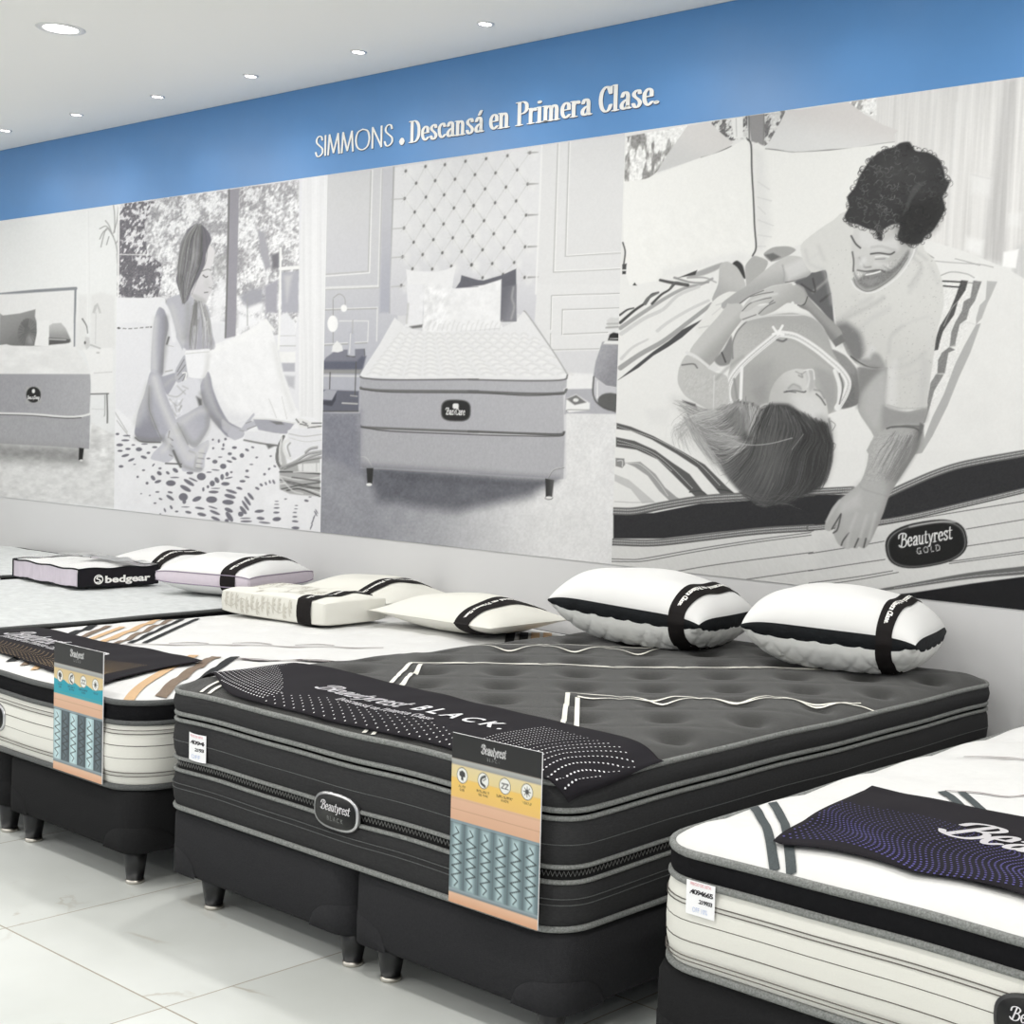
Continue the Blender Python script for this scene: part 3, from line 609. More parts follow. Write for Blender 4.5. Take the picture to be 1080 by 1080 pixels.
# soft modelling of the limbs
for o, st, wd, c, f, a in ((O_, '395,190 380,380 385,560', 4, 210, 4, .7), (O_, '475,180 472,330 440,590', 4, 132, 4, .6), (O_, '385,640 430,790 505,970 560,1050', 7, 220, 5, .75), (O_, '345,720 352,900 392,1010', 4, 140, 4, .6),
                        (Q_, '545,250 600,380 640,450', 6, 214, 5, .7), (Q_, '450,300 540,420 590,500', 4, 140, 4, .55), (Q_, '600,180 700,110 770,90', 5, 212, 5, .7), (Q_, '580,230 650,330 700,350', 5, 146, 5, .6), (Q_, '790,150 785,230 730,320', 4, 152, 4, .6),
                        (O_, '770,640 800,760 860,900 940,1000', 4, 192, 4, .6), (O_, '745,760 800,900 880,1000', 4, 132, 4, .6), (Q_, '450,400 490,360 505,280', 4, 216, 4, .7), (Q_, '660,450 720,420 780,350', 5, 214, 4, .7), (Q_, '620,520 690,545 740,540', 3, 146, 3, .6),
                        (O_, '250,980 300,820 340,690', 5, 196, 5, .6), (O_, '520,100 560,240 600,360', 5, 204, 5, .7), (O_, '640,80 640,200 620,330', 5, 156, 5, .6), (O_, '470,690 520,650 560,630', 3, 190, 3, .6), (Q_, '250,300 330,320 430,318', 4, 128, 4, .6),
                        (M_, '620,420 600,560 590,700', 3, 170, 4, .5), (M_, '720,360 740,470 720,620', 3, 96, 4, .5), (P_, '60,420 200,370 400,250', 5, 246, 5, .6), (P_, '500,380 560,650 640,880', 4, 216, 5, .6), (O_, '800,470 785,560 765,620', 3, 214, 3, .6)):
    k.line(T(o, st), wd, c, f, a)
# books, second mug, basket
k.poly(T(R_, '340,155 480,160 660,188 600,270 520,268 385,240'), (168, 168, 177), .8); k.line(T(R_, '340,155 480,160 660,190'), 1.6, 225); k.poly(T(R_, '470,175 560,180 580,200 520,200'), 120, 1)
k.poly(T(R_, '275,250 380,255 540,268 560,300 520,350 400,335 275,312'), (228, 228, 232), .8); k.line(T(R_, '275,318 400,342 525,360'), 1.8, 130, .8); k.poly(T(R_, '440,350 520,355 460,385'), 110, 1.5)
k.poly(T(R_, '660,165 700,150 780,180 860,205 860,235 760,225 700,225'), 228, .8)
for st in ('670,160 690,185', '700,195 760,210', '720,180 750,195', '760,225 860,212', '790,190 860,190'): k.line(T(R_, st), 1.3, 110, .6)
bk = T(R_, '590,280 540,330 510,430 545,540 545,690 620,730 850,745 855,400 700,400 600,470')
k.poly(T(R_, '570,300 540,360 525,450 560,540 600,500 580,400'), 188, 1.5); k.dash(T(R_, '575,290 535,370 525,470 560,545'), 3, 120, 2.4, .5); k.dash(T(R_, '560,300 545,400 555,500'), 2, 215, 2.4, .5)
k.poly(T(R_, '545,520 850,440 852,745 700,735 620,725 545,690'), 172, 1)
for i, st in enumerate(('545,560 640,560 850,575', '545,590 700,620 850,600', '550,620 650,640 850,690', '550,650 640,650 850,720', '560,690 700,660 850,640', '600,700 700,690 850,745', '550,600 640,700 720,725', '640,600 850,630', '650,560 850,560', '600,640 760,680 850,680')): k.line(T(R_, st), 1.5, (70, 215, 100, 225, 90)[i % 5], .6, .85)
k.poly(T(R_, '680,500 850,490 850,560 690,555'), 225, 1); k.line(T(R_, '720,500 720,555'), .7, 170); k.line(T(R_, '825,495 825,555'), .7, 170)
k.poly(T(R_, '605,245 640,232 780,228 860,240 860,430 740,420 640,460 612,400 605,310'), (228, 228, 232), .8); k.line(T(R_, '615,270 730,290 860,275'), 1, 190); k.line(T(R_, '620,300 740,330 860,318'), .8, 205)
k.line(T(R_, '610,320 580,340 580,400 610,450 630,460'), 3, 226, .8); k.line(T(R_, '625,340 605,370 625,440'), 1.5, 165, .8)
for st in ('560,525 660,480 760,420 860,400', '580,530 680,490 780,440 860,415', '600,510 720,470 860,445', '740,410 780,380 830,370'): k.line(T(R_, st), 2, 165, .7, .8); k.line([(x, y+1.4) for x, y in T(R_, st)], .9, 100, .6, .8)
k.grain(3, 5)
p2m = ink_mesh('bedroom_photograph', k.C, V2, m_print, mural, 'grey photograph of a woman with a mug sitting on a dotted bedspread')

# ---- photograph 3: bed with a tall buttoned headboard
k, V3 = mural_panel(PX[2], PX[3], .0052, .0037, (214, 214, 217))
k.poly([(330, 170), (420, 165), (420, 420), (330, 440)], (208, 208, 211), 1, grad=((345, 230), (345, 420), (186, 187, 196)))
k.poly(T(S_, '70,170 360,130 345,810 60,830'), (211, 211, 213), .8, grad=((350, 200), (350, 290), (206, 206, 211)))
for st, c in (('372,125 352,812 60,834', 236), ('362,130 343,802 62,822', 188), ('432,118 410,905 60,918', 228), ('440,118 418,912 60,925', 190)): k.line(T(S_, st), 1.2, c, .6, curve=False)
for st, c in (('60,20 410,8', 230), ('60,165 405,155 400,380', 226), ('50,400 340,385 345,245 150,245', 224), ('50,172 400,162', 172), ('50,408 335,392', 165)): k.line(T(U_, st), 1.1, c, .6, curve=False)
k.poly(T(S_, '440,115 520,105 490,1080 420,1080'), (200, 200, 205), 2, grad=((410, 200), (405, 330), (176, 177, 188))); k.line(T(S_, '515,105 490,1080'), 1.4, 165, .8, curve=False)
k.poly(T(TT, '490,90 1040,20 1030,1080 450,1080'), (222, 222, 223), 1); k.poly(T(V_, '455,0 1030,0 1010,610 640,600 440,240'), (224, 224, 225), 1)
k.poly(T(TT, '670,70 1040,20 1030,805 648,825'), (220, 220, 221), .8)
for st in ('598,78 568,935 1030,912', '672,68 648,828 1030,805'): k.line(T(TT, st), 1.2, 182, .6, curve=False); k.line([(x+1.3, y-1) for x, y in T(TT, st)], .9, 240, .6, curve=False)
for st in ('550,300 555,75 1020,60', '550,330 548,440 870,432', '628,170 625,335 930,322', '628,170 1020,158'): k.line(T(V_, st), 1.1, 178, .6, curve=False); k.line([(x+.9, y+1) for x, y in T(V_, st)], .8, 240, .6, curve=False)
k.poly(T(V_, '640,595 1010,580 1010,700 650,705'), (233, 233, 234), .8); k.poly(T(V_, '650,702 1005,695 1000,870 640,870'), (178, 178, 184), .8)
k.poly(T(V_, '570,450 870,440 850,600 640,590'), (214, 214, 217), 2)
hb = T(S_, '522,108 1080,18')+T(TT, '490,88 480,450 455,1080')+T(V_, '440,250 300,180')+T(U_, '560,210 490,200')+T(S_, '490,900')
k.poly(hb, (224, 224, 226), .8, grad=((430, 230), (420, 340), (204, 204, 210)))
rowsS = [[(595,130),(727,100),(857,88),(995,65)],[(665,212),(792,195),(925,185),(1060,155)],[(587,315),(730,305),(852,290),(988,265)],[(655,405),(787,390),(918,378),(1050,362)],[(583,512),(715,497),(848,485),(977,468)],[(648,607),(780,590),(910,578),(1043,567)],[(573,705),(708,690),(840,678),(970,670)],[(640,785),(772,787),(900,768),(1035,760)],[(565,897)]]
rowsT = [[(117,175),(260,155),(410,135)],[(42,282),(180,270),(325,250)],[(110,377),(250,365),(395,345)],[(33,490),(177,470),(318,458)],[(103,590),(242,568),(385,553)],[(27,695),(168,678),(310,663)],[(93,785),(235,773),(378,765)],[(20,885),(158,877),(305,870)],[(93,972),(230,950),(375,970)]]
pts = []
for r in rowsS: pts += [(S_[0]+x/S_[2], S_[1]+y/S_[2]) for x, y in r if x < 1055]
for r in rowsT: pts += [(TT[0]+x/TT[2], TT[1]+y/TT[2]) for x, y in r]
for i, (ax, ay) in enumerate(pts):
    for (bx, by) in pts:
        if 7 < bx-ax < 14 and 10 < abs(by-ay) < 20: k.line([(ax, ay), (bx, by)], .8, 202, .9, .7, False)
    for t in np.linspace(0, 6.28, 9)[:-1]: k.line([(ax, ay), (ax+5*math.cos(t), ay+6*math.sin(t))], .6, 188, .8, .5, False, .2)
    k.ell(ax+4, ay+1.5, 4, 6, 234, 0, 4, .5)
for ax, ay in pts: k.ell(ax, ay, 1.2, 1.7, 108, .3, .9); 
for y in (315, 512, 705, 900): k.line(T(S_, '500,%d 585,%d' % (y+6, y)), 1, 185, .8)
for y in (135, 345, 553, 765, 970): k.line(T(TT, '400,%d 465,%d' % (y, y-3)), 1.8, 150, 1, w2=.6)
k.line(T(TT, '490,90 475,500 450,1080'), 1.6, 236, .9)
# bed top
top = T(U_, '520,222 600,290 720,315')+T(V_, '0,310 200,300 310,250 370,178 400,210 560,440 662,600 650,632 300,640')+T(U_, '1080,632 600,635 300,625 288,600 420,400')
k.poly(top, (228, 228, 230), .8)
for r in range(10):
    y = 352+r*4.6; sc = 8+r*.9; x0 = 420-(r*3.6); x1 = 560+r*3.6
    x = x0
    while x < x1: k.line([(x, y+1.5), (x+sc*.35, y-.8), (x+sc*.75, y+.8), (x+sc, y+2)], 1.1, 212, 1.2, .75); k.ell(x+sc*.5, y+2.4, sc*.3, 1, 238, 0, 1, .7); x += sc*1.25
k.line(T(V_, '370,178 400,210 560,440 660,600'), 1, 150, .7)
k.poly(T(S_, '597,788 640,800 800,805 870,790 932,760 915,850 905,925 720,915 700,1080 600,1080 615,1000'), (233, 233, 235), .8)
k.poly(T(U_, '600,0 720,0 705,270 640,285 585,285 612,200'), (231, 231, 234), .8); k.line(T(U_, '612,130 600,260'), 1.4, 190, 1.5); k.poly(T(U_, '620,282 710,268 705,288 640,295'), 110, 1.2)
k.poly(T(S_, '960,870 968,828 1080,860')+T(TT, '100,990 220,955 318,912')+T(V_, '320,248 205,250 210,0')+T(S_, '1080,910 930,915'), (104, 104, 112), .8)
k.poly(T(V_, '215,20 320,0 318,248 208,248'), (110, 110, 118), .8, grad=(T(V_, '210,100')[0], T(V_, '320,140')[0], (136, 136, 143))); k.line(T(V_, '300,20 290,90 305,150 285,230'), 2, 175, 1.2, .7)
fl = T(S_, '715,915 800,905 930,918 1080,905')+T(TT, '0,1035 100,1020 220,982')+T(V_, '212,240 228,290 100,300')+T(U_, '1080,305 820,320 705,315 715,200')
k.poly(fl, (235, 235, 237), .9); k.noise(T(U_, '715,20 900,20 860,300 705,310'), 22, 3.4, 101, f=8, sy=1.6, rot=.5); k.noise(fl, 8, 5, 103)
for i in range(16):
    x = 452+i*5; k.line([(x, 349-abs(i-8)*.15), (x+1.5, 343), (x+3.5, 338+(i*7 % 5))], 1, 200, 1, .5)
# bed side
sd = T(U_, '288,622 500,640 1080,638')+T(V_, '0,640 640,642 660,615 655,690 635,700 640,1080')+T(X_, '640,180 600,192')+T(W_, '1080,165 500,150 290,120')+T(U_, '285,940')
k.poly(sd, (172, 172, 178), .8, grad=((385, 430), (590, 430), (180, 180, 185)))
bs = T(W_, '278,125 500,152 1080,170')+T(X_, '0,178 600,192 645,182 635,478 560,485 528,470 0,440')+T(W_, '1080,438 400,402 300,405 272,380')
k.poly(bs, (172, 172, 177), .8, grad=((385, 480), (590, 480), (178, 178, 183))); k.noise(sd, 5, 1.2, 111, sy=2); k.noise(bs, 6, 1.2, 112, sy=2)
for st, wd, c in (('288,618 330,630 500,640 1080,636', 1.6, 112), ('292,692 330,702 500,712 1080,716', 2.6, 115), ('285,945 330,958 600,970 1080,988', 2.6, 112)): k.line(T(U_, st), wd, c, .7)
for st, wd, c in (('0,638 400,646 630,640 662,608', 1.6, 112), ('0,716 400,732 620,728 655,705', 2.6, 108), ('0,985 400,1000 610,1005 640,990', 2.6, 100)): k.line(T(V_, st), wd, c, .7)
k.line(T(U_, '290,700 500,722 1080,728')+T(V_, '400,745 640,735'), .9, 70, .7); k.line(T(W_, '290,128 500,158 1080,182')+T(X_, '60,182 400,190 610,190 640,170'), 1, 70, .6)
k.line(T(W_, '275,330 330,335 370,395'), .8, 195); k.line(T(X_, '640,400 570,415 530,470'), .9, 205); k.line(T(X_, '640,402 570,420 535,470'), .7, 130)
bc = lambda u, v: (481+u*.99+v*.02, 432.6+u*.03-v)
def stad(cx, cy, a, b, rot, n=28, e=3.2):
    t = np.linspace(0, 2*math.pi, n, endpoint=False); x = a*np.sign(np.cos(t))*abs(np.cos(t))**(2/e); y = b*np.sign(np.sin(t))*abs(np.sin(t))**(2/e)
    c, s_ = math.cos(rot), math.sin(rot); return np.c_[cx+x*c-y*s_, cy+x*s_+y*c]
k.poly(stad(481.5, 433, 15.8, 11.6, .03), 90, .9); k.poly(stad(481.5, 433, 14.6, 10.5, .03), 46, .8)
k.poly(stad(481.3, 428.3, 3.2, 2.8, 0), 232, .7); k.text(fitbox(pen_text('BackCare', .09, .05)[0], -10.4, 10.2, -5, y1=2.6), bc, 232)
# floor, legs, left table, right stool
fr = T(U_, '40,850 275,850')+T(W_, '275,380 370,400')+T(X_, '0,440 530,470 640,480')+T(V_, '640,860 1000,870')+T(X_, '955,1080 900,1080')+[(645, 602), (334, 562)]
fw = [(334, 562), (338, 436), (381, 436), (381, 494), (590, 506), (598, 505), (598, 436), (655, 437), (646, 602)]
k.poly(fw, (150, 151, 158), .8, grad=((380, 520), (600, 500), (226, 226, 227)))
k.poly([(338, 434), (380, 434), (380, 500), (338, 480)], (124, 125, 136), 8, .7)
k.poly([(384, 492), (500, 500), (588, 506), (560, 524), (480, 540), (400, 528)], (92, 93, 101), 9, .85); k.poly([(400, 496), (500, 502), (586, 507), (560, 514), (420, 508)], (86, 87, 94), 4, .5)
k.noise(fw, 10, 2, 121, o=3); k.noise(fw, 7, 14, 122)
for st in ('332,405 378,405 370,512 338,512',): k.poly(T(W_, st), 52, .7)
k.ell(390, 511, 3, 1.6, 235); k.poly(T(X_, '513,474 572,484 560,602 516,600'), 56, .7, grad=(T(X_, '515,500')[0], T(X_, '570,500')[0], 90)); k.ell(579.6, 525.2, 4.2, 1.9, 90); k.ell(579.6, 524.9, 3.6, 1.4, 235)
k.poly(T(U_, '42,520 60,490 130,440 320,430 325,470 265,520'), (128, 129, 140), .9); k.poly(T(U_, '40,515 265,515 300,480 330,480 310,560 285,600 40,585'), (100, 102, 116), 1.5); k.poly(T(U_, '40,570 300,570 290,600 40,600'), 150, 1.5)
k.poly(T(U_, '40,600 285,600 282,720 40,705'), (178, 179, 188), 1); k.line(T(U_, '40,612 280,615'), 1.6, 210); k.poly(T(U_, '40,705 282,715 280,850 40,850'), (104, 105, 116), 1.2); k.line(T(U_, '40,850 275,850'), 1.2, 90)
k.line(T(U_, '88,590 85,700'), 1, 80); k.line(T(U_, '262,520 255,740'), 1, 92); k.line(T(U_, '318,435 320,480'), .8, 110)
k.poly(T(U_, '40,770 100,775 135,710 60,706 40,720'), (168, 169, 178), .8); k.poly(T(U_, '40,780 100,780 130,730 125,775 100,815 40,805'), (70, 71, 80), 1); k.line(T(U_, '170,795 270,800'), 1.6, 185); k.line(T(U_, '225,745 270,750'), 1.2, 170)
k.line(T(U_, '108,100 108,390'), .7, 150); k.line(T(U_, '110,90 150,65 185,90 190,140'), .7, 160)
k.ell(351.6, 341.5, 5.6, 8.8, 243, 0, .7); k.ell(363.4, 325.2, 3.3, 3.8, 243, 0, .7); k.poly(T(U_, '98,450 105,410 135,378 168,410 175,445 140,456'), 232, .8)
k.poly(T(U_, '205,470 212,330 232,285 252,330 255,478 225,486'), (186, 187, 196), .9); k.line(T(U_, '225,330 218,460'), 1, 222); k.line(T(U_, '240,240 238,330'), .8, 175); k.line(T(U_, '200,480 255,485'), 1, 95)
k.poly(T(V_, '895,385 930,378 1008,400 992,690 920,678 835,615 850,520'), (160, 160, 166), .9, grad=(T(V_, '880,500')[0], T(V_, '990,560')[0], (142, 142, 148))); k.noise(T(V_, '895,385 1008,400 992,690 835,615'), 10, 2, 131)
k.poly(T(V_, '835,620 920,680 990,690 990,850 900,820 830,760'), (196, 196, 201), 1); k.ell(646, 424, 15, 9.5, 96, .15, 1); k.poly([(655, 400), (680, 400), (680, 445), (654, 445)], 240, .5)
k.line(T(V_, '838,620 835,740 880,810 990,855'), 1.6, 90, .8); k.line(T(V_, '862,650 862,760'), 1, 236)
k.poly(T(V_, '655,765 720,735 812,795 810,842 672,858 650,840'), 236, .8); k.poly(T(V_, '655,768 720,740 790,790 710,808'), 120, 1); k.ell(608, 422, 3, 2, 225); k.line(T(V_, '655,850 670,840 810,840'), .8, 150)
k.poly(T(V_, '925,240 950,222 1010,225 1005,295 920,300 930,270'), 208, .9); k.line(T(V_, '925,265 1010,262'), 1, 160); k.line(T(V_, '920,290 1005,285'), 1.2, 150); k.poly(T(V_, '945,335 970,322 1010,330 1008,378 932,375'), 46, .8); k.line(T(V_, '945,362 1005,364'), .9, 200); k.poly(T(V_, '915,378 1005,382 1005,402 900,400'), 228, .8)
k.grain(3, 6)
p3m = ink_mesh('bedroom_photograph', k.C, V3, m_print, mural, 'grey photograph of a bed with a tall buttoned headboard')
# ---- photograph 4: couple lying on a striped mattress
k, V4 = mural_panel(PX[3], PX[4], .0034, .0027, (228, 228, 227))
curt = T(B_, '150,130 310,115 1100,0 1100,1000 860,960 560,880')
k.poly(curt, (223, 222, 221), 1); k.noise(curt, 13, 4.5, 140, sx=1, sy=40, o=3, f=2, rot=.06); k.noise(curt, 7, 1.6, 141, sx=1, sy=50, o=2, f=2, rot=.06)
k.poly(T(B_, '985,30 1040,20 1010,400 985,1000 860,970 900,640'), (196, 195, 195), 7, .85); k.poly(T(B_, '1045,900 1100,880 1100,1100 1020,1060'), 206, 4)
k.noise(T(B_, '985,30 1080,20 1060,1080 860,970 900,640'), 12, 2, 142, sx=1, sy=40, o=2, f=3, rot=.06)
k.poly(T(B_, '975,930 1055,915 1040,1015 968,1008'), 246, 1.5); k.poly(T(B_, '780,850 870,870 860,950 770,920'), 240, 4, .8); k.poly(T(B_, '800,520 910,545 905,640 800,620'), 236, 5, .5); k.poly(T(B_, '1000,730 1070,720 1065,800 1000,790'), 238, 4, .6)
k.line(T(B_, '800,520 910,545'), .8, 205, 1, .6); k.line(T(B_, '730,150 680,880'), 3, 234, 3, .5); k.line(T(B_, '620,130 560,860'), 2, 210, 2, .4)
k.leaves(T(A_, '105,322 430,262 350,440 220,545 95,565'), (150, 149, 148), (236, 236, 235), 4, 150, .42, .14, rot=.15, sy=3)
k.leaves(T(A_, '545,245 745,210 745,330 650,345'), (112, 111, 112), (220, 220, 219), 3, 151, .52, .1); k.leaves(T(A_, '832,205 950,180 870,350 835,370'), (120, 119, 120), (216, 216, 215), 3, 152, .52, .1)
k.leaves(T(B_, '155,140 305,115 305,210 250,210'), (170, 169, 168), (238, 238, 237), 3, 153, .4, .12)
k.poly(T(A_, '748,212 835,200 832,370 765,345'), (150, 149, 150), .8); k.line(T(A_, '752,215 755,340'), 1.6, 120, .7); k.line(T(A_, '832,205 830,360'), 1, 125, .6)
k.poly(T(A_, '658,225 722,215 722,325 672,335'), (234, 234, 233), .8); k.line(T(A_, '685,225 688,320'), 1, 196, .6)
# bed surface on the right
k.poly(T(B_, '555,865 620,880 780,930 1000,1020 1100,1080')+T(E_, '1100,1080 0,1080 0,100 540,-10'), (230, 230, 229), 1)
k.line(T(E_, '590,75 700,85 850,95 920,110'), 1, 178, .7); k.line(T(E_, '720,65 780,80 850,100'), .9, 170, .6); k.line(T(E_, '640,155 700,135 780,145 820,165'), 1, 165, .7); k.poly(T(E_, '575,38 610,62 590,55'), 90, .8)
k.noise(T(E_, '600,100 1080,190 1080,1080 650,1080'), 3, 20, 160)
# back cushions
k.poly(T(A_, '265,512 320,420 430,262 545,242 600,300 670,352 640,385 500,432 330,490'), (214, 212, 211), .8, grad=(T(A_, '480,300')[0], T(A_, '400,460')[0], 205)); k.line(T(A_, '500,432 570,412 660,372'), 1, 120, .6)
k.poly(T(A_, '840,382 900,280 955,178')+T(B_, '-100,180 155,138 230,195 330,255 420,290 400,310 405,345 320,362 180,384 0,396')+T(A_, '960,402'), (213, 210, 209), .8, grad=(T(B_, '100,200')[0], T(B_, '60,380')[0], 220))
k.line(T(A_, '840,386 900,392 980,404 1080,400')+T(B_, '60,392 180,384'), 1.1, 110, .6); k.line(T(B_, '180,384 320,360 400,350'), .8, 160, .6)
# white pillows
k.poly(T(A_, '772,372 800,352 840,387 980,404 1080,400')+T(B_, '60,395 320,362 400,352 420,500 240,600 150,720 120,800 0,850')+T(A_, '1080,850 1040,885 850,940 800,960 770,900'), (234, 234, 232), .8)
k.poly(T(A_, '772,380 830,400 850,600 870,800 830,930 785,930 780,700'), 216, 6, .6)
for st in ('800,560 860,600', '795,640 870,660', '800,760 880,790', '800,840 870,850', '790,900 840,900', '800,690 840,730'): k.line(T(A_, st), 1, 200, 1, .7)
k.poly(T(A_, '98,560 205,545 310,505 500,432 640,388 700,350 742,335 765,368 770,560 780,760 787,900 770,950 730,1003 690,970 620,975 570,1015 500,1030 430,1050 280,1078 130,1140 92,1000 90,700'), (236, 236, 234), .8)
k.poly(T(A_, '280,1078 430,1050 620,975 730,1000 770,950 700,930 560,960 300,1020'), 222, 6, .6); k.noise(T(A_, '150,700 750,600 760,930 200,1040'), 4, 8, 170, sx=.6, rot=-.9)
k.line(T(A_, '745,335 764,366 768,500 776,640 783,800 790,905 772,950'), 1.7, 88, .7)
k.line(T(A_, '88,880 100,930 92,1000'), 1.6, 90, .7); k.poly(T(A_, '85,995 108,990 105,1022 85,1022'), 75, .7); k.poly(T(A_, '85,1030 105,1030 103,1046 85,1046'), 60, .7)
# striped cover, left
cov = T(C_, '70,210 160,200 280,180 430,160 600,120 640,90 600,400 400,640 390,800 560,900 500,1080')+T(F_, '700,480 40,530 60,0')
k.poly(cov, (229, 229, 228), 1); k.poly(T(C_, '140,205 150,190 162,206'), 60, .6)
for st, wd, c, w2 in (('75,430 200,345 330,262 420,218 500,200 560,170', 4.4, 165, 2.4), ('80,460 200,380 300,332 380,258 490,212', 4.4, 204, 3), ('270,445 330,398 430,338 540,285', 3.6, 206, 3), ('75,640 180,568 300,500 430,402 555,305', 5.4, 160, 4), ('80,592 140,532 220,490', 3.4, 206, 2),
                      ('72,362 110,335 145,325', 2.2, 80, 1.4), ('74,402 150,337 210,295 238,255 275,243', 3, 72, 1.6), ('205,300 225,270 275,243', 4, 110, 2), ('242,302 290,255 330,230 360,200', 2.6, 78, 1.8), ('285,178 340,190 430,204', 2.8, 84, 3.6), ('340,220 365,190 420,200', 2.4, 100, 1.5), ('360,165 450,190 540,190', 2.4, 150, 1.5), ('430,165 520,165 580,190', 2, 165, 1.2)):
    k.line(T(C_, st), wd, c, .8, w2=w2)
k.poly(T(C_, '62,705 160,625 250,553 330,498 400,440 515,380 480,410 400,480 330,528 250,575 170,640'), (76, 76, 78), .8)
for st, c in (('55,80 130,100 250,150 400,230 520,300 590,370 640,420 685,458 610,465 580,430 480,315 370,243 240,168 130,122 55,112', 92), ('52,155 150,175 260,225 350,290 440,350 510,440 545,468 480,478 430,430 350,350 270,272 160,222 52,206', 92), ('100,290 180,285 260,350 310,420 370,470 405,490 340,497 280,440 220,360 150,312', 158), ('45,350 120,380 190,440 260,500 190,505 130,430 45,387', 196), ('50,265 95,268 100,300 85,318 50,308', 140)):
    k.poly(T(F_, st), c, .7)
for st, c in (('60,98 250,160 400,237 500,305 600,410', 176), ('60,172 160,200 260,245 350,318 460,430', 176), ('60,190 150,206 250,255 350,335', 168), ('110,292 180,300 260,372 330,470', 205)): k.dash(T(F_, st), .8, c, 2.2)
k.line(T(F_, '60,280 85,280 85,310'), .9, 215); k.line(T(F_, '590,430 650,440 680,460'), 1.4, 70, .6); k.line(T(F_, '440,445 500,440 540,470'), 1.4, 80, .6)
k.line(T(F_, '45,495 150,500 250,497'), .8, 185)
# stripes on the right
for st, c in (('752,178 788,182 775,230 735,290 715,360 680,410 655,450 640,500 630,545 608,550 612,500 640,420 690,340 720,270', 84), ('815,180 860,185 840,240 825,285 795,330 780,385 745,410 725,490 720,525 690,530 700,450 720,400 755,340 765,290 800,270', 138), ('888,182 942,186 910,260 890,300 860,380 830,412 830,380 850,310 880,280', 184), ('830,412 855,405 800,560 740,690 680,840 600,1000 545,1090 530,1080 600,900 660,780 720,620 770,520', 178), ('690,530 720,545 685,560 665,670 625,672 630,600 650,560', 134), ('620,672 660,675 640,710 610,760 585,850 560,930 540,935 570,830 590,720', 140)):
    k.poly(T(E_, st), c, .7)
k.line(T(E_, '650,183 700,185 750,188'), 1.6, 60, .6); k.line(T(E_, '655,208 700,212 740,215'), 1.6, 60, .6); k.line(T(E_, '785,190 815,195'), 1, 150)
k.noise(T(E_, '600,180 860,180 700,700 540,930'), 14, 1.1, 180, o=2)
for st in ('735,290 700,330 660,420', '690,530 720,520', '620,672 660,670', '830,412 770,400 750,430'): k.line(T(E_, st), 1, 205, .8, .6)
# white mattress side with lines, then tape, border, tape
sidep = T(F_, '25,700 300,700 800,650 1080,630')+T(G_, '0,640 300,610 800,500 1100,430 1100,1100 400,1000')+T(F_, '1080,980 0,840')
k.poly(sidep, (214, 214, 213), .8)
k.poly(T(G_, '0,690 400,620 600,600 700,640 500,760 0,850'), 200, 10, .5)
k.noise(sidep, 4, 1.3, 190, sx=.8, sy=4, rot=-.6, o=2)
for st in ('25,797 120,800 200,795 480,745 800,695 1080,658', '25,810 120,812 220,806 480,758 800,708 1080,672', '360,865 600,825 1090,762', '740,905 1090,855', '1045,936 1090,930'): k.line(T(F_, st), .9, 84, .5, .9)
for st in ('-52,770 200,730 345,704', '778,640 1090,588', '-52,860 200,822 350,800', '780,730 1090,684', '-52,925 200,892 390,860', '-52,944 200,908 420,868', '690,812 1090,756', '690,822 1090,768', '300,625 600,572 1090,492'): k.line(T(G_, st), .9, 84, .5, .9)
k.poly(T(F_, '38,560 250,555 500,505 760,488 900,474 1080,462')+T(G_, '-10,458 160,458 380,462 470,420 600,365 720,325 850,298 1100,255 1100,422 850,480 600,542 400,592 100,612 0,622')+T(F_, '1080,625 850,635 600,655 300,690 38,690'), (50, 50, 52), .8)
k.noise(T(F_, '40,560 700,480 1080,520 1080,620 40,690'), 5, 1.2, 191); k.noise(T(G_, '380,460 1080,260 1080,420 330,600'), 6, 1.2, 192)
for o, st, wd in ((F_, '38,545 150,545 300,515 500,482 700,468 800,464 900,458 1090,446', 8), (G_, '-52,444 100,436 180,432', 7), (G_, '370,455 470,408 600,352 720,311 850,282 1100,238', 7.5), (F_, '32,707 250,712 500,685 800,650 1090,632', 7), (G_, '-52,634 100,622 300,606 500,572 800,503 1100,432', 5.4)):
    k.line(T(o, st), wd, 110, .8); k.dash([(x, y-wd*.18) for x, y in T(o, st)], .9, 190, 2.4); k.dash([(x, y+wd*.2) for x, y in T(o, st)], .9, 180, 2.4)
    k.line([(x, y+wd*.5) for x, y in T(o, st)], .8, 60, .5, .8)
# badge, bottom tape, black base
k.rnd = False; pts = stad(977.6, 573.6, 43.5, 24, -.17, 40, 2.6); k.poly(pts, 44, .8); k.poly(stad(977.8, 573.9, 41.5, 22.4, -.17, 40, 2.6), 120, .8); k.poly(stad(977.8, 574.1, 40.5, 21.4, -.17, 40, 2.6), 46, .8); k.poly(stad(978, 574.4, 39, 20, -.17, 40, 2.6), 33, .8)
k.line(T(G_, '480,628 560,612 650,600 720,602'), 1.6, 190, 1.2, .9)
bt = fitbox(pen_text('Beautyrest', .09, .045, .22)[0], -29, 30, -1, y1=14); ca, sa = math.cos(-.17), math.sin(-.17)
bm = lambda u, v: (977+u*ca+v*sa, 572+u*sa-v*ca)
k.text(bt, bm, 226, .5); k.text(fitbox(font_text('GOLD', 10, 1.5), -11, 14, -11, y1=-4.2), bm, 205, .4)
k.line(T(G_, '255,972 500,934 800,886 1100,856'), 2, 105, .8, w2=9); k.dash(T(G_, '400,950 800,890 1090,862'), .9, 170, 2.2)
k.poly(T(G_, '380,988 500,975 800,928 1100,888 1100,1110 400,1010'), (34, 34, 36), .8)
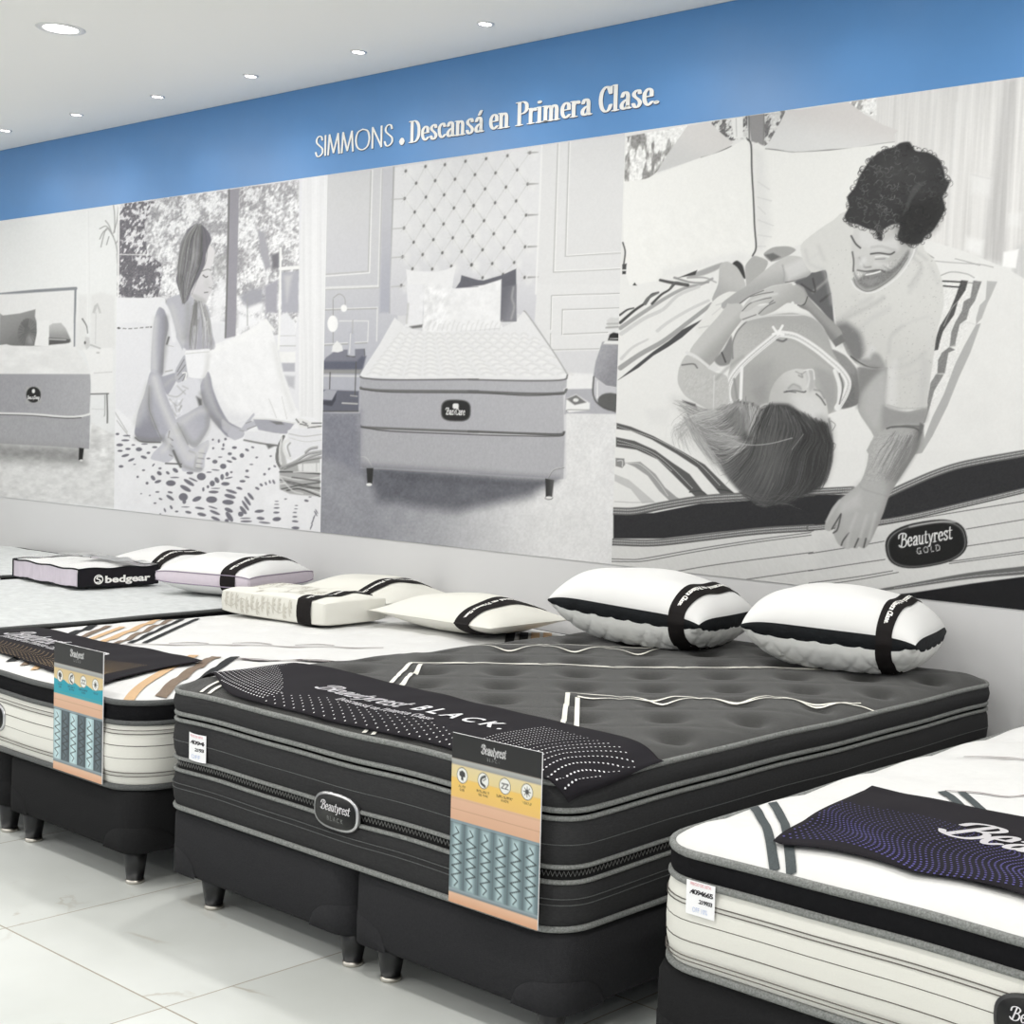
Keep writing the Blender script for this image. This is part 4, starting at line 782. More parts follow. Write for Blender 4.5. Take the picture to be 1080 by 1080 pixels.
# ---- legs, jeans, man's shirt
k.rnd = True
k.poly(T(C_, '440,150 610,85 590,120 520,150 450,165'), (168, 168, 168), 1.2); k.poly(T(C_, '380,165 480,125 470,150'), 70, .8); k.poly(T(C_, '665,95 690,75 720,100 735,170 700,150'), 66, 1)
k.poly(T(D_, '290,190 400,130 470,120 500,380 505,420 430,330 340,240'), (104, 104, 106), 1); k.line(T(D_, '390,240 450,190 470,170'), 2.4, 150, 2); k.line(T(D_, '430,290 480,250'), 2, 80, 1.5); k.line(T(D_, '330,200 400,240 390,170'), 1.6, 75, 1.2)
k.poly(T(A_, '735,1000 780,950 850,975 845,1010 800,1080 735,1120')+T(C_, '740,230 735,150'), (176, 176, 175), .8)
k.poly(T(A_, '830,940 880,905 960,900 1000,920 940,960 870,980'), (168, 168, 167), .8); k.poly(T(A_, '835,945 880,935 920,955 870,978'), 110, 1.4)
k.poly(T(C_, '600,100 640,80 690,110 725,170 735,220 700,270 560,290 590,200'), (190, 190, 189), .8, grad=(T(C_, '640,150')[0], T(C_, '580,250')[0], 172))
k.poly(T(C_, '555,300 590,265 650,238 725,250 700,290 620,360 560,440 500,470 470,440 520,360'), (225, 225, 223), .8); k.line(T(C_, '580,310 640,290 700,270'), 1, 195, 1, .8); k.line(T(C_, '560,360 620,310'), 1, 200, 1, .8); k.line(T(C_, '490,430 540,420'), 1, 195, 1)
SK = (188, 188, 187)
# man's right arm
k.poly(T(D_, '335,60 380,135 350,165 250,195 170,210 60,262 0,310 -80,330 -90,300 -20,245 30,215 120,140 200,80 260,50'), (196, 196, 195), .8, grad=(T(D_, '220,90')[0], T(D_, '250,195')[0], 170))
k.poly(T(D_, '230,110 340,60 375,130 260,185'), 218, 4, .7); k.line(T(D_, '245,190 300,180 350,165'), 1, 120, .8); k.line(T(D_, '230,100 240,150 235,185'), 1.2, 160, 1.5)
k.poly(T(D_, '-60,300 10,340 30,390 -10,380 -60,360'), 200, 1)
# shirt
shirt = [(845, 259), (862, 244), (880, 232), (897, 224), (968, 254), (976, 264), (987, 276), (994.5, 297), (996, 322), (990, 345), (986, 370), (979, 420), (977.5, 430), (955, 434), (936, 431), (933, 426), (935.6, 389), (922, 388.5), (905, 385), (894, 373), (885, 352), (882, 340), (879, 318), (874, 296), (871, 285), (858, 287.5), (849, 278)]
k.poly(shirt, (214, 214, 212), .8, grad=((930, 300), (900, 370), (206, 206, 204)))
for st, wd, c, a in (('500,420 560,380 640,340 720,300 760,270', 3, 180, .8), ('510,400 600,330 700,270', 2.5, 190, .7), ('540,520 600,470 700,380 790,330', 4, 196, .7), ('860,420 800,480 790,560', 2, 186, .8), ('800,640 900,620 980,560', 3, 190, .7), ('790,700 860,690 930,660', 3, 196, .7), ('840,600 880,580', 2, 190, .6), ('920,60 960,110 900,210', 1.6, 178, .8), ('940,30 990,70', 1.2, 180, .8), ('900,240 940,180 960,120', 3, 196, .7), ('450,130 470,200 490,300', 2, 192, .7), ('1010,100 1050,200', 2, 196, .6), ('600,260 640,290 700,300', 2, 200, .6), ('350,20 370,90 440,120', 1.6, 195, .8), ('420,0 450,70', 1.6, 190, .8), ('335,90 420,40', 1.2, 205, .8), ('810,460 900,400 1000,370', 1.2, 192, .6)):
    k.line(T(D_, st), wd*1.3, c, 3.5, a*.75)
sv = k.clip; sm = np.zeros(k.X.shape); w, al = k.mask(np.array(shirt), .7); sm[w] = al; k.clip = sm
k.poly(T(D_, '505,420 570,400 640,460 660,540 650,600 600,600 540,500'), (118, 118, 119), 5, .9); k.poly(T(D_, '640,610 690,560 740,570 780,650 700,645'), (150, 150, 150), 3, .85); k.poly(T(D_, '650,590 700,520 720,540 690,590'), 215, 3, .8); k.line(T(D_, '590,580 640,615 700,640 780,642'), 1.4, 88, .8)
k.line(T(D_, '775,600 780,700 770,840'), 1.4, 180, 1.5); k.poly(T(D_, '960,580 1010,600 985,860 940,860'), 196, 5, .7); k.poly(T(D_, '785,640 830,600 830,860 770,840'), 222, 5, .6)
r = np.random.default_rng(4)
for x, y in zip(r.uniform(872, 995, 420), r.uniform(262, 432, 420)): k.ell(x, y, .5, .4, 172 if r.random() < .6 else 140, 0, .5, .55)
k.clip = sv
k.line(T(D_, '772,842 860,865 970,860 990,850'), 1, 232, .7); k.line(T(D_, '785,835 860,853 970,850'), .6, 185, .5)
# neck, face
k.poly(T(E_, '180,170 190,210 240,240 300,230 400,165 460,80 500,-10 470,-30 420,60 300,180'), (176, 176, 175), 1); k.poly(T(E_, '430,100 500,0 530,-20 500,60 420,140'), 196, 1.2)
k.line(T(E_, '172,180 200,222 260,245 330,225 430,150 490,60 510,0'), 1.6, 226, .8); k.line(T(E_, '185,165 200,205 250,237 320,215 410,145 470,60'), 1, 130, .8)
face = T(B_, '200,780 178,850 172,920 178,960 186,1010')+T(E_, '180,100 190,160 215,205 260,225 310,208 380,158 440,90 480,20 495,-20')+T(B_, '500,890 440,880 410,790 300,760')
k.poly(face, (206, 206, 205), .8, grad=(T(B_, '230,900')[0], T(B_, '450,960')[0], (184, 184, 183)))
k.poly(T(B_, '230,800 330,870 410,850 420,920 300,920 220,880'), 216, 4, .7)
k.poly(T(E_, '186,130 210,170 250,140 300,125 350,130 400,110 450,50 472,20 478,40 440,105 380,165 310,212 250,226 205,195'), (120, 120, 120), 2.4, .85)
k.noise(T(E_, '186,130 300,125 470,30 440,110 310,212 215,200'), 26, .9, 200, f=2)
k.poly(T(E_, '230,178 300,165 330,180 270,210'), 150, 2.5, .7)
k.line(T(E_, '205,125 250,132 320,125 350,135'), 1.6, 96, 1, .9); k.line(T(E_, '250,150 290,142 325,132'), 1.7, 236, .7); k.line(T(E_, '245,158 290,156 330,140'), 1.4, 140, .8)
k.line(T(E_, '215,60 235,95 245,110 275,108'), 1.5, 130, 1.2, .8); k.poly(T(E_, '200,60 240,50 245,105 205,120'), 190, 3, .7); k.ell(*T(E_, '232,80')[0], 3, 5, 224, .5, 3, .7)
k.line(T(B_, '275,940 320,935 375,942 400,930'), 1.7, 88, .8); k.line(T(B_, '300,955 340,950 370,955'), 1.6, 228, .7, .9); k.line(T(B_, '300,968 350,965'), 1, 140, .8)
k.line(T(B_, '172,845 195,885 220,908'), 1.8, 84, .8); k.line(T(B_, '178,930 185,975 183,1030'), 1.6, 100, .8); k.line(T(B_, '280,905 330,900 400,920'), 2, 170, 2, .6)
k.line(T(E_, '370,120 340,100'), 1.2, 150, 1); k.line(T(E_, '300,90 360,100'), 4, 222, 3, .5)
hair = T(B_, '205,785 180,780 150,770 136,740 160,690 150,640 190,590 210,540 240,490 280,435 340,392 400,375 430,355 480,350 512,395 580,405 635,440 662,500 668,540 690,565 672,610 655,640 668,700 640,760 600,820 560,850 545,880 500,892 440,880 415,850 428,790 390,785 340,815 335,868 312,862 300,820 250,805')
k.poly(hair, (62, 62, 63), 1.2)
r = np.random.default_rng(9); hp = np.array(hair)
_, hm = k.mask(hp, .5); hw, hm = k.mask(hp, .5)
def inside(x, y):
    c = False
    for (ax, ay), (bx, by) in zip(hp, np.roll(hp, -1, 0)):
        if (ay > y) != (by > y) and x < (bx-ax)*(y-ay)/(by-ay)+ax: c = not c
    return c
for _ in range(520):
    x, y = r.uniform(890, 1004), r.uniform(149, 260)
    if not inside(x, y): continue
    R_h = r.uniform(1.6, 4.4); a0 = r.uniform(0, 6.28); q = [(x+R_h*math.cos(a0+t), y+R_h*.9*math.sin(a0+t)) for t in np.linspace(0, r.uniform(1.8, 4), 5)]
    lum = 44+70*r.random()**1.6+(16 if x < 950 else -4); k.line(q, .9, lum, .5, .75, True, .4)
k.poly(T(B_, '330,450 480,420 560,480 480,560 340,560'), 92, 12, .25); k.poly(T(B_, '420,700 640,640 620,800 480,880 430,840'), 40, 8, .5)
for _ in range(85):
    i = r.integers(0, len(hp)); t = r.random(); p = hp[i]*(1-t)+hp[(i+1) % len(hp)]*t
    if p[1] > 252 and p[0] < 950: continue
    c0 = hp.mean(0); d = (p-c0)/np.linalg.norm(p-c0); rr = r.uniform(.9, 3.6); a0 = math.atan2(d[1], d[0])+r.uniform(-2.4, -1.2)
    k.line([(p[0]+d[0]*.6+rr*math.cos(a0+t), p[1]+d[1]*.6+rr*math.sin(a0+t)) for t in np.linspace(0, 3.6, 6)], .8, r.uniform(50, 90), .5, .8, True, .4)
k.poly(T(B_, '490,600 520,570 560,560 500,640 470,700 440,740'), 110, 1.5, .35)
# woman: body
k.poly(T(C_, '660,600 662,520 690,450 740,392 850,365 980,350 1080,372')+T(D_, '380,370 430,400 465,460 495,545 560,580 620,650 640,720 630,825 560,850 400,900 0,900')+T(C_, '640,840 640,700'), (176, 176, 175), .9, grad=(T(C_, '900,420')[0], T(C_, '760,600')[0], (186, 186, 185)))
k.poly(T(D_, '20,400 200,360 380,372 440,420 480,520 360,430 200,400'), 168, 6, .6); k.noise(T(C_, '700,440 1080,400 1080,480 760,560 680,560'), 9, 1.1, 210)
k.line(T(C_, '668,590 665,520 690,450 740,395'), 1.4, 130, 1); k.line(T(C_, '700,420 740,392 860,366 1000,362')+T(D_, '360,362 420,395 455,440'), 1.2, 216, 1)
k.poly(T(D_, '490,545 560,575 620,645 640,720 632,825 560,855 540,845 580,740 550,650'), (148, 148, 148), 1.2, grad=(T(D_, '560,640')[0], T(D_, '630,760')[0], 118)); k.noise(T(D_, '500,560 630,660 630,820 560,850'), 10, 1.3, 211)
chest = T(C_, '645,840 660,740 720,640 800,560 900,495 960,495')+T(D_, '260,495 340,540 420,600 490,650 520,720 520,800 480,880 300,900')
k.poly(chest, (180, 180, 179), .8, grad=(T(D_, '250,560')[0], T(D_, '160,760')[0], (168, 168, 167))); k.poly(T(D_, '60,640 180,600 160,700 60,780'), 160, 6, .5); k.poly(T(D_, '400,640 500,680 510,800 470,860 440,760'), 160, 4, .7)
k.line(T(C_, '900,492 930,500 950,490'), 2, 110, 1)
lace = T(C_, '655,835 640,780 650,715 690,650 760,580 850,505 905,462')+T(D_, '215,460 300,475 400,535 480,600 540,655 575,715 560,780 520,850')
k.line(lace, 7, 232, .8); k.dash(lace, 1.6, 196, 3.2, .5); k.dash([(x+1.5, y+1.6) for x, y in lace], 1, 205, 2.3, .5); k.line([(x-1.8, y-2.6) for x, y in lace[1:8]], .8, 200, .6)
k.line(T(C_, '715,640 708,830'), 3.4, 234, .7); k.line(T(D_, '505,655 530,740 525,850'), 4, 230, .8); k.line(T(D_, '530,670 548,740 530,830'), 1.4, 120, .8); k.line(T(C_, '675,700 690,800'), 2.4, 150, 1)
for st in ('880,425 905,462', '930,418 905,462', '880,462 905,458 935,465'): k.line(T(C_, st), 2.6, 238, .7)
# her arms
k.poly(T(C_, '700,300 722,320 720,380 665,455 600,560 545,640 525,640 440,560 500,470 590,370 640,310'), (194, 194, 193), .8, grad=(T(C_, '560,460')[0], T(C_, '620,520')[0], (164, 164, 163)))
k.poly(T(C_, '660,470 668,560 650,620 600,630 570,600 620,540'), (140, 140, 140), 1.4); k.line(T(C_, '610,560 630,610'), 1.4, 70, .8); k.poly(T(C_, '530,640 570,610 600,650 560,665'), 218, 1.2)
k.poly(T(C_, '385,640 430,570 530,640 580,665 640,690 645,840 600,885 520,850 420,790 378,720'), (192, 192, 191), .9); k.line(T(C_, '425,560 470,580 535,630'), 3.4, 220, 1); k.line(T(C_, '400,625 460,620 480,640'), 1.4, 110, 1); k.noise(T(C_, '390,640 640,690 640,850 420,790'), 12, 2, 214, sx=.6, rot=.5)
k.line(T(C_, '570,680 565,860'), 1, 215, .8); k.line(T(C_, '580,700 640,640 720,580'), 3, 160, 2, .6)
k.poly(T(C_, '400,810 470,830 480,850 430,830'), 90, 1)
k.poly(T(D_, '290,200 340,215 370,270 430,335 520,420 545,465 490,500 440,420 370,345 310,310'), (158, 158, 157), .8, grad=(T(D_, '400,330')[0], T(D_, '370,360')[0], (132, 132, 132))); k.line(T(D_, '310,310 345,305 362,265'), 1, 84, .6); k.poly(T(D_, '490,500 540,465 560,500 510,530'), 120, 1)
k.poly(T(D_, '10,350 60,315 120,312 170,300 200,330 120,365 40,388 5,378'), (204, 204, 203), .8)
k.poly(T(D_, '15,335 50,280 110,240 170,212 240,198 290,195 340,230 352,275 330,310 280,300 250,300 190,340 120,366 100,352 115,330 165,302 110,305 40,345'), (196, 196, 195), .8, grad=(T(D_, '180,220')[0], T(D_, '250,310')[0], (172, 172, 171)))
for st in ('18,340 60,300 120,280 170,270', '60,265 120,250 180,240', '105,355 150,315 190,295', '160,300 180,285', '5,300 60,262 130,232', '20,385 90,360'): k.line(T(D_, st), 1.1, 112, .6, .85)
k.line(T(D_, '70,290 140,262 200,250'), 2.2, 214, 1.4, .7); k.ell(*T(D_, '283,300')[0], 1.6, 2, 228, 0, .8); k.ell(*T(D_, '290,198')[0], 2, 1.4, 225, 0, .8)
# man's left arm and hand
k.poly(T(E_, '205,640 280,650 360,645 350,840 460,872 572,852 552,935 540,1090 260,1090 290,1000 210,870 215,760'), (172, 172, 171), .9)
k.poly(T(E_, '210,640 350,648 300,690 230,770 205,850'), 132, 4, .85); k.poly(T(E_, '350,650 350,840 300,960 230,860 260,740'), 186, 6, .8); k.poly(T(E_, '340,840 470,875 570,855 555,930 400,950 340,970'), 148, 4, .75)
k.poly(T(G_, '545,92 552,110 525,215 480,292 420,385 370,470 340,560 305,640 270,712 240,742 212,732 200,742 175,738 150,745 105,720 78,660 95,620 60,650 32,640 38,600 70,530 110,485 215,400 255,300 275,180 340,120 400,90'), (172, 172, 171), .9, grad=(T(G_, '290,250')[0], T(G_, '480,300')[0], (146, 146, 145)))
k.poly(T(G_, '300,170 400,110 500,110 470,250 330,340 270,300'), 186, 8, .6); k.poly(T(G_, '520,110 548,95 525,215 430,370 400,380 480,250'), 118, 4, .75); k.poly(T(G_, '215,400 300,340 360,420 330,540 240,640 130,640 110,500'), 178, 6, .8); k.poly(T(G_, '120,500 220,440 220,520 110,560'), 196, 5, .7)
k.noise(T(G_, '290,140 540,110 400,380 240,400'), 16, 1.6, 220, sx=.5, rot=1.1, f=4)
k.strands([T(G_, '400,130 330,230 280,330'), T(G_, '470,150 420,250 350,380'), T(G_, '520,150 470,260 400,390')], 90, .7, 92, 150, 6, .5, 3)
k.line(T(G_, '360,110 400,100 500,105 540,130'), 1.6, 92, 1); k.line(T(E_, '390,955 460,945 530,950'), 1.2, 110, 1); k.poly(T(E_, '535,930 555,940 540,990 520,1030'), 110, 1.5)
for st in ('118,565 100,640 78,660', '160,660 130,700 120,725', '210,690 190,735', '250,690 238,735', '118,560 70,640'): k.line(T(G_, st), 1.6, 78, .8, .9)
for st in ('200,560 165,650 150,735', '255,570 220,680', '300,560 265,690'): k.line(T(G_, st), 3, 194, 2, .6)
k.line(T(G_, '110,490 40,600'), 2.4, 196, 1.4, .6); k.line(T(G_, '215,400 240,430 370,470'), 1, 150, 1.5, .5)
# her head
k.poly(T(D_, '155,830 165,770 190,715 240,665 300,645 345,648 385,650 400,690 402,740 440,775 462,830 470,900 440,940 330,890 250,840 170,830'), (208, 208, 207), .9, grad=(T(D_, '330,720')[0], T(D_, '190,780')[0], (190, 190, 189)))
k.poly(T(D_, '280,790 420,800 465,900 440,935 340,890'), 216, 6, .7); k.poly(T(D_, '355,650 395,655 400,740 372,765 362,710'), 178, 2.5, .8); k.line(T(D_, '345,655 372,648 392,655 398,700'), 1.2, 226, .8); k.line(T(D_, '362,655 370,700 362,740'), 2, 224, 1.4, .8)
k.line(T(D_, '240,768 290,760 340,768 352,764'), 1.4, 96, 1); k.line(T(D_, '262,748 285,728 315,738 325,750'), 1.8, 160, 1.6); k.poly(T(D_, '262,750 290,730 325,745 330,762 290,758'), 176, 2, .6); k.line(T(D_, '300,770 250,762'), 1, 110, .6)
k.line(T(D_, '408,778 432,800 455,835'), 1.4, 96, 1); k.line(T(D_, '398,755 430,765 450,800'), 1.6, 150, 1.5); k.line(T(D_, '315,680 335,690 330,672'), 1.4, 150, 1)
k.line(T(D_, '300,660 330,672 350,660'), 1.2, 165, 1)
k.poly(T(D_, '98,862 115,835 150,825 160,845 130,870'), 196, .9); k.line(T(D_, '105,862 130,842 155,838'), .9, 130, .7); k.poly(T(D_, '70,760 140,720 150,810 100,850'), 150, 5, .6)
hairW = T(C_, '540,890 580,880 620,880 640,850 700,822 770,830 800,850')+T(D_, '110,865 170,830 260,832 320,870 400,915 462,935 480,1000 492,1080')+T(G_, '55,60 72,180 68,280 40,380 5,422')+T(F_, '1080,450 1000,485 940,515 880,500 830,522 770,490 700,440 620,345 560,250 520,170 510,100 515,40')
k.poly(hairW, (104, 104, 105), 3, grad=(T(F_, '560,120')[0], T(G_, '0,200')[0], (64, 64, 65)))
k.poly(T(C_, '360,810 560,870 600,960 560,1080')+T(F_, '620,330 490,190 430,40'), (172, 172, 172), 12, .5)
hgs = [T(C_, '640,850 560,880 450,840 380,815'), T(C_, '700,825 620,900 520,940 420,880'), T(C_, '720,830 720,960 640,1010 520,1000')+T(F_, '420,100'), T(C_, '760,840 790,960 760,1030 640,1010 500,930'), T(C_, '800,860 760,1010')+T(F_, '700,180 600,200 500,160'), T(D_, '110,870 60,1000')+T(F_, '740,200 660,280 600,300'), T(D_, '170,840 120,980')+T(F_, '800,260 740,360 700,420'), T(D_, '230,850 260,960')+T(F_, '900,280 850,420 800,500'), T(D_, '320,880 400,1000')+T(F_, '1040,260 1000,420 900,500'), T(D_, '420,925 470,1040')+T(G_, '40,200 20,320 -20,420'), T(D_, '462,940 488,1060')+T(G_, '66,190 55,300 10,415')]
k.strands(hgs, 520, 1.3, 46, 140, 11, .5, 4); k.strands(hgs[:6], 420, 1.0, 110, 214, 12, .55, 6); k.strands(hgs[5:], 330, .8, 38, 118, 13, .55, 5); k.poly(T(G_, '0,60 60,100 66,260 20,400 -60,420 -80,200'), 54, 9, .45); k.poly(T(F_, '780,120 900,160 960,330 860,420 760,300'), 116, 14, .3)
k.line(T(C_, '620,890 640,862 700,830 740,880 750,1000'), 2.4, 150, 1.5, .8); k.poly(T(C_, '625,890 690,850 730,900 740,1000 700,1000 650,930'), 116, 3, .6); k.poly(T(C_, '730,980 770,1010 740,1035 700,1020'), 60, 5, .6); k.poly(T(C_, '510,890 530,900 535,940 515,930'), 130, 4, .6)
k.line(T(F_, '640,160 740,195 860,190 980,160'), 1, 176, .6, .8); k.line(T(F_, '1040,140 980,220'), .8, 150, .6, .7); k.strands([T(F_, '700,440 820,515 900,480'), T(F_, '850,520 950,470 1040,500')], 26, .8, 60, 120, 14, .7, 6)
k.strands([T(C_, '560,880 430,900 340,960 330,1040'), T(C_, '600,880 470,930 400,1020')+T(F_, '430,130 520,240')], 90, .9, 140, 216, 15, .55, 7); k.strands([T(F_, '420,60 470,170 560,280'), T(F_, '460,60 540,200 640,350')], 90, .9, 110, 200, 16, .55, 5)
k.line(T(G_, '66,70 88,90 74,120'), .7, 90, .5, .7); k.line(T(G_, '70,180 90,200 60,260'), .7, 90, .5, .7)
k.poly(T(C_, '200,860 340,850 320,940 230,930'), 218, 4, .5)
k.grain(2.5, 7)
p4m = ink_mesh('bedroom_photograph', k.C, V4, m_print, mural, 'grey photograph of a couple lying across a striped mattress')

k.rnd = False
# ---- headline band
bw = (X1-0.02)-(-11.0)
nx = 2
hb_ = MB().box(-11.0+6, X1-.02+6, -.004, -.0005, MZ1-MZ0, ZC-MZ0-.002).build('headline_band', m_blue, mural, smooth=False)
hb_['label'] = 'blue headline band of the mural'
# a plain continuation of the picture strip outside the frame
MB().box(PX[4]+6, X1-.02+6, -.004, -.0005, 0, MZ1-MZ0).build('bedroom_photograph', mat('pale_print', srgb(214), .45, .35), mural, smooth=False)
band = lambda u, v, h: (u+6, -.0062-h, v-MZ0)
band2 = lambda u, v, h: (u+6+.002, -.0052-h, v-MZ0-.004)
def headline(s, x0, x1, y0, wx, wy, hh, shear=0):
    return fitbox(pen_text(s, wx, wy, shear, .01)[0], x0, x1, y0, ysc=hh/.74)
parts = [headline('SIMMONS', -6.127, -5.518, 2.741, .085, .042, .099), headline('.', -5.475, -5.435, 2.738, .12, .1, .16),
         headline('Descansá', -5.408, -4.885, 2.739, .135, .036, .099), headline('en', -4.856, -4.72, 2.741, .135, .036, .1),
         headline('Primera', -4.69, -4.224, 2.741, .135, .036, .1), headline('Clase.', -4.19, -3.856, 2.741, .135, .036, .104)]
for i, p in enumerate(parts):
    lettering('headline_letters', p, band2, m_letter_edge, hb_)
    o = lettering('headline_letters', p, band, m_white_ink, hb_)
# ------------------------------------------------------------------ beds
def rr_ring(w, d, r, o, nc=8, step=.06):
    """rounded rectangle outline (x in -w/2..w/2, y in 0..d) pushed outwards by o; also returns outward normals"""
    r = max(r, .002); hw, P, N = w/2, [], []
    cs = [(hw-r, r, -90), (hw-r, d-r, 0), (-hw+r, d-r, 90), (-hw+r, r, 180)]
    for i, (cx, cy, a0) in enumerate(cs):
        for a in np.linspace(math.radians(a0), math.radians(a0+90), nc+1):
            n = (math.cos(a), math.sin(a)); P.append((cx+r*n[0]+o*n[0], cy+r*n[1]+o*n[1])); N.append(n)
        cx2, cy2, a2 = cs[(i+1) % 4]; a = math.radians(a0+90); n = (math.cos(a), math.sin(a))
        s = np.array([cx+(r+o)*n[0], cy+(r+o)*n[1]]); e = np.array([cx2+(r+o)*n[0], cy2+(r+o)*n[1]])
        m = int(np.linalg.norm(e-s)/step)
        for t in np.linspace(0, 1, m+2)[1:-1]: P.append(tuple(s*(1-t)+e*t)); N.append(n)
    return np.array(P), np.array(N)
def loft(w, d, r, prof, wob=None, closed=False, **kw):
    """surface of revolution-like band round a rounded rectangle; prof = [(outset, z)]"""
    rings = []
    for o, z in prof:
        P, N = rr_ring(w, d, r, 0, **kw)
        Q = P+N*o; zz = np.full(len(P), z)
        if wob is not None: zz = zz+wob(P[:, 0], P[:, 1])*min(1, max(0, (z-.012)/.05))
        rings.append(np.c_[Q, zz])
    return MB().grid(rings, closed_u=closed, closed_v=True)
def tape(w, d, r, o, z, hz, ho, wob=None):
    pr = [(o+ho*math.cos(a), z+hz*math.sin(a)) for a in np.linspace(0, 2*math.pi, 10, endpoint=False)]
    return loft(w, d, r, pr, wob, closed=True)
def sag(sd, amp=.004):
    a, b, c, e = np.random.default_rng(sd).uniform(0, 6.28, 4)
    return lambda x, y: amp*(np.sin(x*3.1+a)*np.cos(y*2.3+b)+.6*np.sin(x*7.3+y*5.1+c)+.3*np.sin(x*15+y*13+e))
class Top:
    """crowned, tufted mattress top: height field in local x (across), y (from the foot)"""
    def __init__(s, w, d, r, z, crown, wob, tuft=None, rise=.05, scal=0):
        s.w, s.d, s.r, s.z, s.crown, s.wob, s.tuft, s.rise, s.scal = w, d, r, z, crown, wob, tuft, rise, scal
    def edge(s, x, y):
        qx = np.abs(x)-(s.w/2-s.r); qy = np.abs(y-s.d/2)-(s.d/2-s.r)
        return s.r-np.hypot(np.maximum(qx, 0), np.maximum(qy, 0))-np.minimum(np.maximum(qx, qy), 0)
    def __call__(s, x, y):
        x = np.asarray(x, float); y = np.asarray(y, float); e = np.maximum(s.edge(x, y), 0)
        k = 1-np.exp(-e/s.rise); h = s.z+s.crown*k+s.wob(x, y)
        if s.scal: h = h+s.scal*(np.abs(np.sin(math.pi*(y+.1)/.3))-.5)*np.exp(-e/.12)*k+s.scal*(np.abs(np.sin(math.pi*(x)/.3))-.5)*np.exp(-e/.12)*k
        if s.tuft:
            p, A, sg, *off = s.tuft
            x = x-(off[0] if off else 0)
            for ox in (0, p/2):
                u = (x-ox+p/2) % p-p/2; v = (y-ox+p/2) % p-p/2
                h = h-A*np.exp(-(u*u+v*v)/sg**2)*np.clip(e/.08, 0, 1)
                h = h+A*.35*np.exp(-((np.abs(u)-p*.25)**2)/(.06*p))*.0
            # quilting ridges between tufts
            q = np.minimum(np.abs(((x+y)/p) % 1-.5), np.abs(((x-y)/p) % 1-.5))
            h = h-A*.08*np.exp(-((q-.0)/.06)**2)*np.clip(e/.08, 0, 1)
        return h
    def mesh(s, st=.018):
        nx, ny = int(s.w/st), int(s.d/st); g = []
        for j in range(ny+1):
            row = []
            for i in range(nx+1):
                u = i/nx*2-1; v = j/ny*2-1; x = u*s.w/2; y = (v+1)*s.d/2
                ax, ay = abs(x)-(s.w/2-s.r), abs(y-s.d/2)-(s.d/2-s.r)
                if ax > 0 and ay > 0:                      # square corner -> round corner
                    m = max(ax, ay)/math.hypot(ax, ay); cx = (s.w/2-s.r)+ax*m; cy = (s.d/2-s.r)+ay*m
                    x = math.copysign(cx, x); y = s.d/2+math.copysign(cy, y-s.d/2)
                row.append((x, y))
            g.append(row)
        g = np.array(g); z = s(g[..., 0], g[..., 1])
        return MB().grid(np.concatenate([g, z[..., None]], -1))

def strip_on(top, pts, wd, off=.003, step=.012):
    """a flat ribbon laid on the mattress top along a polyline (local x, y)"""
    p = np.asarray(pts, float); d = np.r_[0, np.cumsum(np.hypot(*np.diff(p, axis=0).T))]
    n = max(2, int(d[-1]/step)); u = np.linspace(0, d[-1], n+1)
    q = np.c_[np.interp(u, d, p[:, 0]), np.interp(u, d, p[:, 1])]
    t = np.gradient(q, axis=0); t /= np.linalg.norm(t, axis=1)[:, None]+1e-9; nn = np.c_[-t[:, 1], t[:, 0]]
    rows = []
    for k in (-1, 0, 1):
        r = q+nn*wd/2*k; rows.append(np.c_[r, top(r[:, 0], r[:, 1])+off])
    return np.array(rows)
def ribbons(name, top, lst, mat_, parent, off=.003):
    for i, (pts, wd) in enumerate(lst): MB().grid(strip_on(top, pts, wd, off+(i % 3)*1e-4)).build(name, mat_, parent)

def make_base(loc, w, d, zb, zt, m, label, group, legx=None):
    t = empty('box_spring', loc, label, 'bed base', group)
    r = .06; b = loft(w, d, r, [(-.03, zb), (-.008, zb+.004), (0, zb+.018), (.001, (zb+zt)/2), (0, zt-.02), (-.008, zt-.004), (-.03, zt)], nc=7, step=.25)
    P, _ = rr_ring(w, d, r, 0, nc=7, step=.25); n = len(P)
    b.F.append(tuple(range(n))[::-1]); b.F.append(tuple(6*n+i for i in range(n)))
    b.build('box', m, t)
    # curved fabric guards at the foot corners
    for sx in (-1, 1):
        g = []
        for a in np.linspace(-.09, r*math.pi/2+.09, 20):     # arc length round the corner from the side to the front
            if a < 0: px, py, nx_, ny_ = w/2, r-a, 1, 0
            elif a > r*math.pi/2: px, py, nx_, ny_ = w/2-r-(a-r*math.pi/2), 0, 0, -1
            else:
                q = a/r; px, py, nx_, ny_ = w/2-r+r*math.cos(q), r-r*math.sin(q), math.cos(q), -math.sin(q)
            k = max(0, 1-(abs(a-r*math.pi/4)/(.09+r*math.pi/4))**2.2); hh = .012+.07*k**.5
            g.append([(sx*(px+nx_*o), py+ny_*o, z) for o, z in ((-.006, zb-.001), (.0025, zb+.004), (.0025, zb+.5*hh), (.0025, zb+hh-.003), (-.003, zb+hh))])
        MB().grid(g).build('corner_guard', m, t)
    for lx in (legx or (-(w/2-.075), w/2-.075)):
        for y in (.06, d/2, d-.09):
            lg = MB().lathe([(.027, 0.012), (.024, .012), (.031, zb*.55), (.037, zb+.01)], lx, y, 20).build('leg', m_leg, t)
            MB().lathe([(.024, 0), (.027, .002), (.027, .012), (.02, .0125)], lx, y, 20).build('foot_cap', m_metal, lg)
    return t

